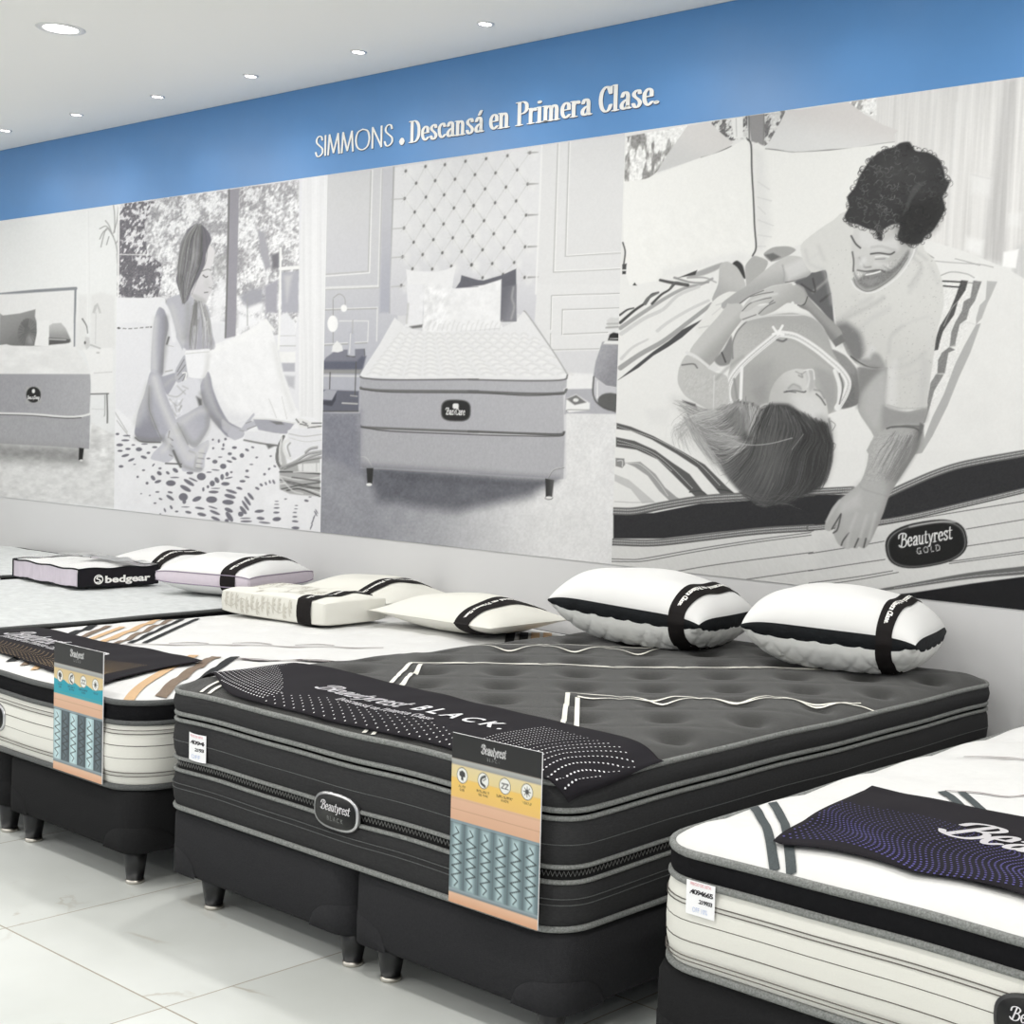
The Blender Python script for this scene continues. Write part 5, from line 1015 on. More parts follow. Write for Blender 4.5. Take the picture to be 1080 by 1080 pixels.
def badge(parent, cx, cz, w, h, y, line2, plate, rim, ink=m_foil):
    """oval plate on the foot side, facing -y"""
    def prism(a, b, y0, y1, e=2.8, bev=.002):
        p = stad(0, 0, a, b, 0, 40, e); rows = []
        for s_, yy in ((1, y0), (1, y1+bev), ((a-bev)/a, y1)): rows.append([(cx+x*s_, yy, cz+z*s_) for x, z in p])
        m = MB().grid(rows, closed_v=True); n = len(p); m.F.append(tuple(2*n+i for i in range(n))); return m
    o = prism(w/2, h/2, y+.004, y-.006).build('badge', rim, parent)
    pl = prism(w/2-.006, h/2-.006, y-.004, y-.0075).build('plate', plate, o)
    t = fitbox(pen_text('Beautyrest', .095, .05, .22)[0], -w*.33, w*.35, .0, y1=h*.26)
    lettering('lettering', t, lambda u, v, hh: (cx+u, y-.0082-hh, cz+v), ink, o)
    if not line2: return o
    t = fitbox(font_text(line2, .1, 1.5), -w*.17, w*.19, -h*.26)
    lettering('lettering', t, lambda u, v, hh: (cx+u, y-.0082-hh, cz+v), m_tape, o)
    return o

def untufted(t): return Top(t.w, t.d, t.r, t.z, t.crown, t.wob, None, t.rise, t.scal)
def runner_surface(top_, yf_face, x_face, hang_front, hang_side, th=.0095):
    """maps local (x, y) to the cloth surface; beyond the front or side edge it folds down"""
    top = untufted(top_); th = th+.002*(top_.scal > 0)
    def fn(x, y, h=0):
        o = -float(top.edge(x, y)); z = float(top(x, y))+th+h
        if o > .010:
            g = 1e-3; nx = -(float(top.edge(x+g, y))-float(top.edge(x-g, y)))/(2*g); ny = -(float(top.edge(x, y+g))-float(top.edge(x, y-g)))/(2*g)
            k = o-.010; keep = .010+.011*(1-math.exp(-k/.011))+h*min(1, k/.02)
            x -= nx*(o-keep); y -= ny*(o-keep); z -= max(0, k-.007)
        return (x, y, z)
    return fn

# ---- black mattress
BX, BY = -3.02, 2.268
BW, BD = 1.63, 2.04
base1 = make_base((-3.398, BY+.006, 0), .843, 2.0, .092, .284, m_basefab, 'charcoal fabric bed base under the black mattress, left half of the pair', 'split bed bases', (-.267, .378))
base2 = make_base((-2.588, BY+.006, 0), .755, 2.0, .092, .284, m_basefab, 'charcoal fabric bed base under the black mattress, right half beside the white striped mattress', 'split bed bases', (-.277, .30))
mb = empty('mattress', (BX, BY, .284), 'thick black quilted mattress with grey piping and white embroidered lines', 'mattress', 'display mattresses')
Z = lambda z: z-.284
sg = sag(3, .0035); r = .095
loft(BW, BD, r, [(-.06, Z(.2845)), (-.01, Z(.286)), (-.002, Z(.295)), (.006, Z(.32)), (.008, Z(.35)), (.004, Z(.385)), (-.002, Z(.404))], sg).build('lower_panel', m_blackfab, mb)
loft(BW, BD, r, [(-.004, Z(.402)), (-.008, Z(.412)), (-.008, Z(.430)), (-.004, Z(.440))], sg).build('ventilation_band', m_mesh, mb)
loft(BW, BD, r, [(-.002, Z(.438)), (.006, Z(.46)), (.009, Z(.49)), (.006, Z(.525)), (-.002, Z(.546))], sg).build('upper_panel', m_blackfab, mb)
loft(BW, BD, r, [(-.004, Z(.547)), (-.035, Z(.552)), (-.035, Z(.563)), (-.004, Z(.567))], sg).build('recessed_gap', m_gap, mb)
loft(BW, BD, r, [(-.002, Z(.567)), (.007, Z(.582)), (.010, Z(.600)), (.006, Z(.618)), (-.002, Z(.628))], sg).build('pillow_top_border', m_blackfab, mb)
for z, hz in ((.2925, .0075), (.4025, .0055), (.4375, .0055), (.548, .006), (.567, .007), (.629, .0075)):
    tape(BW, BD, r, .001, Z(z), hz, .0065, sg).build('piping', m_tape, mb)
for z in (.352, .366, .49):
    tape(BW, BD, r, .0085, Z(z), .0011, .0015, sg).build('stitch_line', m_tape2, mb)
# zigzag stitching on the ventilation band
P, N = rr_ring(BW, BD, r, -.004, step=.0065, nc=28); zz = []
for i, (p, n) in enumerate(zip(P, N)): zz.append((p[0], p[1], Z(.421)+float(sg(p[0], p[1]))+(.006 if i % 2 else -.006)))
front = [q for q in zz]
MB().tube(front, .0011, 4, closed=True).build('zigzag_stitch', m_zip, mb)
topB = Top(BW, BD, r, Z(.63), .036, sg, (.32, .034, .05, -.075), .05)
topB.mesh(.0125).build('quilted_top', m_quilt, mb)
W2L = lambda pts: [(x-BX, y-BY) for x, y in pts]
def arcs(a, b, n, amp, gap=.0):
    """scalloped bracket line from a to b"""
    a, b = np.array(a), np.array(b); t = b-a; L = np.linalg.norm(t); t /= L; nn = np.array([-t[1], t[0]]); out = []
    for k in range(n*12+1):
        u = k/(n*12); out.append(tuple(a+t*L*u+nn*amp*(abs(math.sin(math.pi*n*u))-.25)))
    return out
emb = []
emb += [(W2L([(-2.873, 2.958), (-2.56, 2.62), (-2.30, 2.36)]), .013), (W2L([(-2.824, 2.947), (-2.53, 2.64), (-2.27, 2.38)]), .013)]
emb += [(W2L([(-2.873, 2.958), (-2.632, 3.10), (-2.487, 3.255), (-2.2, 3.55)]), .006), (W2L(arcs((-2.824, 2.947), (-2.24, 3.53), 3, -.035)), .006)]
emb += [(W2L([(-3.315, 2.676), (-3.554, 2.945)]), .013), (W2L([(-3.274, 2.677), (-3.515, 2.955)]), .013)]
emb += [(W2L([(-3.315, 2.676), (-3.62, 2.32)]), .013), (W2L([(-3.274, 2.677), (-3.58, 2.32)]), .013)]
emb += [(W2L([(-3.554, 2.945), (-3.40, 3.10), (-3.0, 3.50), (-2.5, 4.0)]), .0055), (W2L(arcs((-3.515, 2.955), (-2.55, 3.92), 6, .02)), .0045)]
emb += [(W2L([(-3.70, 3.40), (-3.42, 3.68), (-3.28, 3.80)]), .008), (W2L(arcs((-3.70, 3.36), (-3.25, 3.80), 3, -.035)), .006)]
for x in (-3.655, -3.615, -2.92, -2.885): emb.append((W2L([(x, 2.275), (x-.01, 2.34)]), .014))
ribbons('embroidered_line', topB, emb, m_emb_white, mb, .0045)
badge(mb, -3.0-BX, Z(.423), .182, .096, -.009, 'BLACK', m_badge, m_rim)

# ---- gold (white) mattress
GX, GY = -4.755, 2.235
GW, GD = 1.60, 2.11
for i, (dx, lab) in enumerate(((-.40, 'black fabric bed base under the gold-striped mattress, left half cut by the frame edge'), (.40, 'black fabric bed base under the gold-striped mattress, right half beside the charcoal base'))):
    make_base((GX+dx, GY+.006, 0), .783, 2.07, .105, .294, m_basefab2, lab, 'split bed bases')
def white_mattress(X, Y, W, D, z0, label, zs, dark, seed, topm, crown, tuft, lines, scal=.0):
    m = empty('mattress', (X, Y, z0), label, 'mattress', 'display mattresses'); s = sag(seed, .003); r = .13
    zb, z1, z2 = zs
    loft(W, D, r, [(-.06, .0005), (-.008, .002), (-.002, zb-z0+.006), (.008, (zb+z1)/2-z0-.04), (.010, (zb+z1)/2-z0), (.007, z1-z0-.03), (-.002, z1-z0)], s).build('side_panel', m_whitefab, m)
    loft(W, D, r, [(-.002, z1-z0), (.005, z1-z0+.02), (.004, z2-z0-.016), (-.003, z2-z0)], s).build('black_border', m_blackband, m)
    for z, hz in ((zb+.0015, .009), (z1+.002, .008), (z2, .009)): tape(W, D, r, .001, z-z0, hz, .008, s).build('edge_tape', m_tape2 if dark else m_tape, m)
    for z in lines: tape(W, D, r, .0085, z-z0, .0012, .0016, s).build('stitch_line', m_stitch_grey, m)
    t = Top(W, D, r, z2-z0, crown, s, tuft, .07, scal); t.mesh(.02).build('quilted_top', topm, m)
    return m, t
mg, topG = white_mattress(GX, GY, GW, GD, .294, 'white mattress with tan and black diagonal stripes, left of the black mattress', (.302, .494, .557), True, 5, m_whitetop, .032, (.3, .008, .05), (.475, .464, .428, .39, .347, .337))
W2G = lambda pts: [(x-GX, y-GY) for x, y in pts]
bl, br, ta, fi = [], [], [], []
bl += [([(-5.377, 3.327), (-4.90, 2.815)], .022), ([(-5.40, 3.27), (-4.934, 2.777)], .022), ([(-4.41, 2.875), (-4.02, 2.475)], .032), ([(-5.429, 2.909), (-5.18, 2.655)], .034), ([(-5.18, 2.655), (-4.84, 2.30)], .034)]
br += [([(-5.43, 3.235), (-4.96, 2.74)], .024), ([(-4.47, 2.84), (-4.30, 2.66), (-3.985, 2.345)], .034), ([(-5.36, 2.93), (-5.13, 2.69), (-4.75, 2.30)], .026)]
ta += [([(-5.48, 3.215), (-5.212, 2.935), (-4.985, 2.68)], .026), ([(-4.52, 2.785), (-4.35, 2.605), (-4.02, 2.262)], .034), ([(-5.31, 2.96), (-5.10, 2.725), (-4.66, 2.29)], .024)]
for k, (x0, y0) in enumerate(((-4.27, 4.055), (-4.255, 4.115))): bl.append(([(x0, y0), (x0+.27, y0-.27)], .035))
for k, (x0, y0) in enumerate(((-4.235, 4.16), (-4.215, 4.21))): ta.append(([(x0, y0), (x0+.22, y0-.22)], .035))
fi += [([(-4.926, 2.744), (-4.26, 3.40)], .009), ([(-4.383, 2.842), (-4.08, 3.145)], .014), ([(-4.35, 2.835), (-4.05, 3.135)], .009), ([(-5.39, 3.36), (-5.0, 3.75)], .006)]
for cx, cy in ((-4.79, 2.93), (-4.63, 3.09), (-4.47, 3.25)): fi.append((arcs((cx-.05, cy-.05), (cx+.05, cy+.05), 1, .03), .010))
for cx, cy in ((-4.30, 2.905), (-4.17, 3.035)): bl.append((arcs((cx-.045, cy-.045), (cx+.045, cy+.045), 1, -.035), .02))
ribbons('black_stripe', topG, [(W2G(p), w) for p, w in bl], m_emb_black, mg)
ribbons('brown_stripe', topG, [(W2G(p), w) for p, w in br], m_emb_brown, mg)
ribbons('tan_stripe', topG, [(W2G(p), w) for p, w in ta], m_emb_tan, mg)
ribbons('fine_quilt_line', topG, [(W2G(p), w) for p, w in fi], m_emb_fine, mg)
badge(mg, -4.81-GX, .41-.294, .19, .1, -.009, 'GOLD', m_badge, m_rim)

# ---- right mattress (white, violet runner)
RX, RY = -1.065, 2.285
RW, RD = 1.81, 2.06
for i, (dx, lab) in enumerate(((-.445, 'black ribbed bed base under the nearest white mattress, beside the charcoal base'), (.445, 'black ribbed bed base at the right edge under the nearest white mattress'))):
    make_base((RX+dx*1.02, RY+.006, 0), .893, 2.03, .105, .294, m_basefab2, lab, 'split bed bases')
mr, topR = white_mattress(RX, RY, RW, RD, .294, 'white mattress with black top border and grey stripes, at the right of the photo', (.303, .49, .55), False, 9, m_whitetop, .052, (.3, .008, .05), (.455, .446, .412, .37, .336, .327), .032)
W2R = lambda pts: [(x-RX, y-RY) for x, y in pts]
ribbons('grey_stripe', topR, [(W2R([(-1.90, 2.56), (-1.77, 2.43), (-1.64, 2.29)]), .02), (W2R([(-1.87, 2.59), (-1.74, 2.46), (-1.60, 2.29)]), .02),
    (W2R([(-1.638, 2.944), (-1.60, 2.915), (-1.585, 2.90), (-1.45, 2.765), (-1.2, 2.51)]), .022), (W2R([(-1.60, 2.97), (-1.42, 2.79), (-1.17, 2.54)]), .02), (W2R([(-1.33, 3.0), (-1.26, 3.06)]), .012)], m_emb_dgrey, mr)
ribbons('fine_quilt_line', topR, [(W2R(arcs((-1.63, 2.95), (-1.43, 3.15), 1, -.03)), .006), (W2R(arcs((-1.60, 2.97), (-1.40, 3.17), 1, -.02)), .005), (W2R(arcs((-1.80, 3.35), (-1.35, 3.8), 2, -.03)), .007), (W2R([(-1.80, 3.30), (-1.32, 3.78)]), .005)], m_emb_fine, mr)
badge(mr, -1.047-RX, .414-.294, .19, .1, -.009, '', m_badge, m_rim_black)

# ---- left mattress and the one beyond
LX = -6.55
for dx, lab in ((-.40, 'black bed base under the white damask mattress, left half'), (.40, 'black bed base under the white damask mattress, right half')):
    make_base((LX+dx, 2.246, 0), .783, 2.07, .105, .294, m_basefab2, lab, 'split bed bases')
ml, topL = white_mattress(LX, 2.24, 1.6, 2.11, .294, 'white damask mattress with black edge tape, carrying the bagged pillow', (.302, .49, .555), True, 12, m_lefttop, .03, (.22, .006, .05), ())
for dx, lab in ((-.40, 'black bed base under the farthest mattress, left half'), (.40, 'black bed base under the farthest mattress, right half')):
    make_base((-8.31+dx, 2.246, 0), .783, 2.07, .105, .294, m_basefab2, lab, 'split bed bases')
mf, topF = white_mattress(-8.31, 2.24, 1.6, 2.11, .294, 'farthest white mattress, cut by the left edge of the photo', (.302, .50, .565), True, 14, m_lefttop, .03, (.22, .006, .05), ())
lt = fitbox(pen_text('Beautyrest', .1, .06, .2)[0], 3.30-2.24, 3.52-2.24, .534-.294, ysc=.06)
lettering('lettering', lt, lambda u, v, h: (.806+h, u, v), m_foil, mf)
# ------------------------------------------------------------------ runners across the foot of the beds
def sstep(a, b, t): return float(smooth01(np.array((t-a)/(b-a))))
def make_runner(loc, top, label, corner, surf, wrinkle=.002, nx=90, ny=34):
    t = empty('bed_runner', loc, label, 'bed runner', 'branded runners')
    g = []
    for i in range(nx+1):
        row = []
        for j in range(ny+1):
            x, y = corner(i/nx, j/ny)
            row.append(surf(x, y, wrinkle*(1+math.sin(x*17+y*9)*math.cos(x*6-y*21)+.6*math.sin(x*31-y*14))*.5))
        g.append(row[::-1])
    o = MB().grid(g).build('cloth', m_runner, t)
    md = o.modifiers.new('thick', 'SOLIDIFY'); md.thickness = .0025; md.offset = -1
    return t
def dot_print(pts, surf, mat_, parent, wr):
    b = MB()
    for x, y, s in pts:
        P = [surf(x+s*math.cos(a), y+s*math.sin(a), wr(x, y)) for a in np.linspace(0, 2*math.pi, 6, endpoint=False)]
        b.add(P, [tuple(range(6))])
    o = b.build('dot_print', mat_, parent, smooth=False); return o
wr_of = lambda w, lift: (lambda x, y: w*(1+math.sin(x*17+y*9)*math.cos(x*6-y*21)+.6*math.sin(x*31-y*14))*.5+lift)

sB = runner_surface(topB, 0, 0, .06, .02)
def cB(s, t):
    x = -.80+1.645*s
    n = .012+.10*(1-sstep(0, .2, s)); n = n-.022*sstep(.85, 1, s)
    f = .39-.05*s+.01*math.sin(s*7); f = f-.03*sstep(.9, 1, s)
    return x+.012*math.sin(t*5)*sstep(0, .3, s), n+(f-n)*t
rb = make_runner((BX, BY, .284), topB, 'black cloth runner with white dots on the black mattress', cB, sB)
wB = wr_of(.002, .0022)
fB = lambda u, v, h: sB(u, v, wB(u, v)+h)
lettering('lettering', fitbox(pen_text('Beautyrest', .12, .06, .3)[0], -3.345-BX, -2.965-BX, 2.425-BY, ysc=.088), fB, m_foil, rb)
lettering('lettering', fitbox(font_text('BLACK.', .1, 1.5, .002), -2.925-BX, -2.585-BX, 2.425-BY, ysc=.82), fB, m_dotwhite, rb)
lettering('lettering', fitbox(pen_text('Descansá en Primera Clase', .11, .05)[0], -3.18-BX, -2.79-BX, 2.378-BY, ysc=.033), fB, m_foil, rb)
D = []
for k_ in range(17):                                   # nested curves sweeping to the near right corner
    x0 = .842-(.0275*k_ if k_ < 9 else .2475+.018*(k_-9)); ye = .17+.0165*k_
    for y in np.arange(.004, min(ye, .262), .0105 if k_ < 9 else .009):
        x = x0+.075*(y/ye)**2.4-.022*math.exp(-(y/.03)**2)*0
        if x < .835: D.append((x, y, .0027 if k_ < 8 else .002))
for i in range(46):                                    # streams of dots along the near edge
    x0 = -.34+.0205*i
    for j in range(8):
        y = .02+.0125*j; x = x0+.055*math.sin(j*.22+i*.08)*(i/46)
        if y > .035+.10*math.sin(math.pi*min(1, i/46+.12)): continue
        if x < .42 and (i+j) % 2 == 0: D.append((x, y, .0024))
for i in range(30):                                    # fan of dots at the far left corner
    for j in range(22):
        u = i/29; v = j/21; x = -.79+.42*u+.03*math.sin(v*4); y = .03+.33*v-.10*u*v+.09*(1-u)**2*(1-v)
        if v < .95-.75*u**1.4 or u < .3: D.append((x, y, .0027-.0008*v))
def nearB(x):
    s = (x+.80)/1.645; return cB(min(max(s, 0), 1), 0)[1]
dot_print([d for d in D if d[1] > nearB(d[0])+.006 and d[0] < .838], sB, m_dotwhite, rb, wB)

sG = runner_surface(topG, 0, 0, 0, 0)
def cG(s, t):
    x = -.77+s*(.405+.77)+(.13*(1-t))*s; n = .075+.02*math.sin(s*5); f = .47-.02*math.sin(s*6)
    return x, n+(f-n)*t
rg = make_runner((GX, GY, .294), topG, 'black cloth runner with gold dots on the striped mattress', cG, sG)
wG = wr_of(.002, .0022); fG = lambda u, v, h: sG(u, v, wG(u, v)+h)
lettering('lettering', fitbox(pen_text('Beautyrest', .12, .06, .3)[0], -5.33-GX, -4.98-GX, 2.50-GY, ysc=.13), fG, m_foil, rg)
lettering('lettering', fitbox(font_text('GOLD.', .1, 1.5, .002), -4.94-GX, -4.63-GX, 2.50-GY, ysc=.95), fG, m_foil, rg)
lettering('lettering', fitbox(pen_text('Descansá en Primera Clase', .11, .05)[0], -5.28-GX, -4.86-GX, 2.465-GY, ysc=.045), fG, m_foil, rg)
D = []
for i in range(30):
    x0 = -.62+.030*i
    for j in range(24):
        y = .085+.0075*j; x = x0-.09*(1-math.exp(-((j-8)/7.)**2))*1+.05
        if j < 15 and x < .34: D.append((x, y, .0031))
for k_ in range(16):
    for q in np.linspace(0, 1.4, 40):
        x = .47-(.07+.02*k_)*math.cos(q); y = .085+(.02+.012*k_)*math.sin(q)
        D.append((x-.02, y, .0024))
dot_print([d for d in D if -.74 < d[0] < .46], sG, m_dotgold, rg, wG)

sR = runner_surface(topR, 0, 0, 0, 0)
def cR(s, t):
    x0 = -1.69-.065*t-RX; x = x0+(.62-x0)*s; n = .065+.04*s; f = .54+.02*s
    return x, n+(f-n)*t
rr = make_runner((RX, RY, .294), topR, 'black cloth runner with violet dots on the mattress at right', cR, sR)
wR = wr_of(.002, .0022); fR = lambda u, v, h: sR(u, v, wR(u, v)+h)
lettering('lettering', fitbox(pen_text('Beautyrest', .12, .06, .3)[0], -1.45-RX, -.85-RX, 2.575-RY, ysc=.17), fR, m_foil, rr)
D = []
for i in range(64):
    for j in range(26):
        u, v = i/63, j/25
        x = -.63+.86*u-.05*v+.02*math.sin(v*7+u*3); y = .085+.34*v*(1-.75*u)+.018*math.sin(u*11+v*4)+.02*u
        if v > .5+.35*math.sin(u*3.1+.4)+.2: continue
        D.append((x, y, .0020+.0010*(1-v)))
dot_print([d for d in D if d[0] > -1.69-.065*(d[1]-.065)/.475-RX+.012], sR, m_dotviolet, rr, wR)

# ------------------------------------------------------------------ product cards and price tags
def card_art(kind):
    w_, h_ = 295., 400.; xs = np.linspace(0, w_, 149); ys = np.linspace(0, h_, 201)
    X, Y = np.meshgrid(xs, ys); k = Ink(X, Y, (214, 178, 150)); R = lambda y0, y1, c, c2=None: k.poly([(-5, y0), (w_+5, y0), (w_+5, y1), (-5, y1)], c, .8, grad=None if c2 is None else ((0, y0), (0, y1), c2))
    yl = kind == 'black'
    hd = 60 if yl else 66
    R(-5, hd, (24, 24, 25)); R(hd, hd+14, (176, 178, 176), (150, 152, 150))
    if yl:
        R(hd+14, 104, (224, 208, 160), (226, 206, 150)); R(104, 150, (236, 196, 104), (232, 190, 110))
    else:
        R(hd+14, 122, (214, 190, 140), (222, 198, 148)); k.poly([(-5, 112), (20, 116), (36, 122), (60, 112), (90, 122), (130, 114), (160, 124), (200, 112), (240, 122), (300, 114), (300, 160), (-5, 160)], (8, 156, 176), .8)
    R(150 if yl else 160, 206, (222, 180, 152), (216, 172, 142)); k.line([(0, 178), (w_, 178)], 2, (190, 150, 122), 1.2, .8, False); k.line([(0, 153), (w_, 153)], 2, (196, 158, 128), 1.2, .6, False)
    R(203, 209, (128, 146, 154)); R(209, 374, (92, 104, 108) if yl else (70, 82, 88))
    n = 6; pw = w_/n
    for i in range(n):
        cx = (i+.5)*pw; dk = (not yl) and i % 2 == 1
        a, b = ((104, 124, 130), (188, 210, 214)) if yl else (((62, 74, 82), (92, 108, 116)) if dk else ((168, 196, 202), (204, 228, 232)))
        k.poly([(cx-pw*.47, 211), (cx+pw*.47, 211), (cx+pw*.47, 366), (cx-pw*.47, 366)], a, .8)
        k.poly([(cx-pw*.26, 213), (cx+pw*.2, 213), (cx+pw*.2, 364), (cx-pw*.26, 364)], b, 10, .95)
        zg = [(cx+(pw*.33 if j % 2 else -pw*.33)*(.35 if j < 2 or j > 10 else 1), 220+j*11.6) for j in range(13)]
        k.line(zg, 3.2, (52, 62, 64) if not dk else (28, 34, 38), .9, .9, False)
    R(366, 376, (150, 166, 172), (110, 124, 130)); R(376, 405, (224, 182, 152), (212, 160, 126))
    for i in range(4):
        cx, cy = w_*(.125+.242*i), (96 if yl else 104)
        k.ell(cx, cy, 19, 19, (86, 86, 84), 0, .9); k.ell(cx, cy, 17.4, 17.4, (236, 236, 232), 0, .9)
        if i == 0: k.poly([(cx-9, cy-8), (cx, cy-12), (cx+9, cy-7), (cx+10, cy+2), (cx+3, cy+4), (cx+4, cy+12), (cx-3, cy+11), (cx-4, cy+3), (cx-10, cy+1)], 60, 1)
        elif i == 1: k.line([(cx+6, cy-11), (cx-6, cy-5), (cx-7, cy+6), (cx+5, cy+12)], 6, 66, 1); k.line([(cx, cy), (cx+9, cy-6)], 2, 66, .8)
        elif i == 2:
            for s_ in (-1, 1): k.line([(cx+s_*6-5, cy-5), (cx+s_*6+5, cy-5), (cx+s_*6-5, cy+6), (cx+s_*6+5, cy+6)], 2.2, 70, .8, 1, False)
        else:
            for a_ in range(4): k.line([(cx-11*math.cos(a_*.785), cy-11*math.sin(a_*.785)), (cx+11*math.cos(a_*.785), cy+11*math.sin(a_*.785))], 2, 60, .8, 1, False)
            k.ell(cx, cy, 6, 6, 70, 0, 1)
        for j, q in enumerate((('ALIVIO', 'CARE'), ('INTELLIGENT', 'GEL FOAM'), ('SUPPLE SUPPORT', 'NO MOVE'), ('NON SLIP', ''))[i]):
            if q: k.text(fitbox(font_text(q, 9), cx-len(q)*1.9, cx+len(q)*1.9, -(cy+28+j*8)), lambda u, v: (u, -v), (96, 80, 44) if yl else (20, 70, 84), .6)
    k.text(fitbox(pen_text('Beautyrest', .1, .055, .2)[0], 98, 182, -34, y1=-12), lambda u, v: (u, -v), 226, .6)
    k.text(fitbox(font_text('BLACK' if yl else 'GOLD', 9, 1.6), 118, 162, -49), lambda u, v: (u, -v), 140, .5)
    V = np.stack([X/1000-.1475, np.full_like(X, -.0031), .4-Y/1000], -1)
    return k.C, V
def make_card(loc, kind, label, rot, pad=.0025):
    t = empty('product_card', loc, label, 'information card', 'product cards', rz=rot)
    MB().box(-.1475, .1475, -.003, 0, 0, .4).build('board', m_paper, t, smooth=False)
    MB().box(-.02, .02, -.0002, pad, .18, .22).build('mounting_pad', m_gap, t, smooth=False)
    C_art, V = card_art(kind); ink_mesh('printed_face', C_art, V, m_card, t)
    return t
make_card((-2.39, 2.236, .304), 'black', 'information card with yellow layer and six grey springs, on the black mattress', .004, .0215)
make_card((-4.236, 2.2212, .306), 'gold', 'information card with turquoise layer and pale springs, on the gold-striped mattress', 0)

def price_tag(loc, w, h, curl, label, l1, l2, l3):
    t = empty('price_tag', loc, label, 'price tag', 'price tags')
    sf = lambda u, v, hh=0: (u, -curl*(1-(2*u/w)**2)-hh, v)
    MB().grid([[sf(u, v) for v in np.linspace(0, h, 6)] for u in np.linspace(-w/2, w/2, 13)]).build('paper', m_paper, t)
    L_ = lambda p, m: lettering('handwriting', p, lambda u, v, hh: sf(u, v, .0006+hh), m, t)
    lettering('heading', fitbox(font_text('PRECIO DE LISTA', .01), -w*.36, w*.36, h*.87, ysc=.9), lambda u, v, hh: sf(u, v, .0006+hh), m_inkred, t)
    L_(fitbox(font_text(l1, .02, .8, .0006), -w*.38, w*.44, h*.62, y1=h*.76), m_inkblack)
    L_(fitbox(font_text(l2, .02, .8, .0006), -w*.06, w*.42, h*.38, y1=h*.50), m_inkblack)
    L_(fitbox(font_text(l3, .02), -w*.26, w*.26, h*.1, y1=h*.24), m_inkblue)
    return t
price_tag((-3.637, 2.2555, .447), .086, .078, .006, 'curled white price tag on the black mattress', '.4094', '.2193', 'OFF')
price_tag((-1.812, 2.2715, .428), .076, .071, .0, 'flat white price tag on the white mattress at right', '.4094665', '.219933', 'OFF 10%')

# ------------------------------------------------------------------ pillows
def squircle(u, v, e=.16):
    """square -> softly rounded square"""
    return u*math.sqrt(1-e*v*v), v*math.sqrt(1-e*u*u)
class Pil:
    """pillow shape: a, b half sizes, gus = gusset height, ht / hb = dome heights above and below"""
    def __init__(s, a, b, gus, ht, hb, e=.12, pin=.05, tilt=(0, 0), pw=2.6, q=.55, seed=1, quilt=0, pk=.75):
        s.pk = pk
        s.a, s.b, s.g, s.ht, s.hb, s.e, s.pin, s.tilt, s.pw, s.q, s.quilt = a, b, gus, ht, hb, e, pin, tilt, pw, q, quilt
        s.ph = np.random.default_rng(seed).uniform(0, 6.28, 4)
    def xy(s, u, v):
        x, y = squircle(u, v, s.e); return s.a*x*(1-s.pin*(1-v*v)*u*u), s.b*y*(1-s.pin*(1-u*u)*v*v)
    def dome(s, u, v):
        return (max(0, 1-abs(u)**s.pw)**s.q)*(max(0, 1-abs(v)**s.pw)**s.q)
    def puck(s, u, v):                                # gusset narrows at the corners
        return 1-s.pk*(abs(u*v))**6
    def z(s, x, y): return s.hb+s.g/2+s.tilt[0]*x/s.a+s.tilt[1]*y/s.b
    def top(s, u, v, h=0):
        x, y = s.xy(u, v); w = .004*(math.sin(5*u+3*v+s.ph[0])+math.sin(7*v-4*u+s.ph[1]))
        return (x, y, s.z(x, y)+s.g/2*s.puck(u, v)+(s.ht+w)*s.dome(u, v)+h)
    def bot(s, u, v, h=0):
        x, y = s.xy(u, v); d = s.dome(u, v); zb = s.z(x, y)-s.g/2*s.puck(u, v)-s.hb*min(1, 1.25*d)
        if s.quilt:
            p = s.quilt; k = min(abs(((x+y*1.0)/p) % 1-.5), abs(((x-y)/p) % 1-.5)); zb += .006*math.exp(-(k/.1)**2)*(1 if d < .9 else 0)
        zb = max(zb, .001)
        return (x, y, zb-h)
    def side(s, u, v, t, h=0):
        a = s.top(u, v); b = s.bot(u, v); x = a[0]; y = a[1]; n = math.hypot(x/s.a**2, y/s.b**2)+1e-9
        k = (.004*math.sin(math.pi*t)+h); dx, dy = (x/s.a**2/n, y/s.b**2/n)
        return (x+dx*k, y+dy*k, a[2]*(1-t)+b[2]*t)
def ring_uv(n):
    t = np.linspace(-1, 1, n, endpoint=False)
    return [(x, -1) for x in t]+[(1, x) for x in t]+[(-x, 1) for x in t]+[(-1, -x) for x in t]
cospace = lambda n: -np.cos(np.linspace(0, math.pi, n))
def rest(P, X, Y, rz, top, x0, y0, zbase):
    m = -9
    for u in np.linspace(-1, 1, 21):
        for v in np.linspace(-1, 1, 21):
            p = P.bot(u, v); c, n = math.cos(rz), math.sin(rz)
            lx, ly = X+p[0]*c-p[1]*n-x0, Y+p[0]*n+p[1]*c-y0
            if float(top.edge(lx, ly)) > 0: m = max(m, float(top(lx, ly))-p[2])
    return (X, Y, zbase+m+.0055)
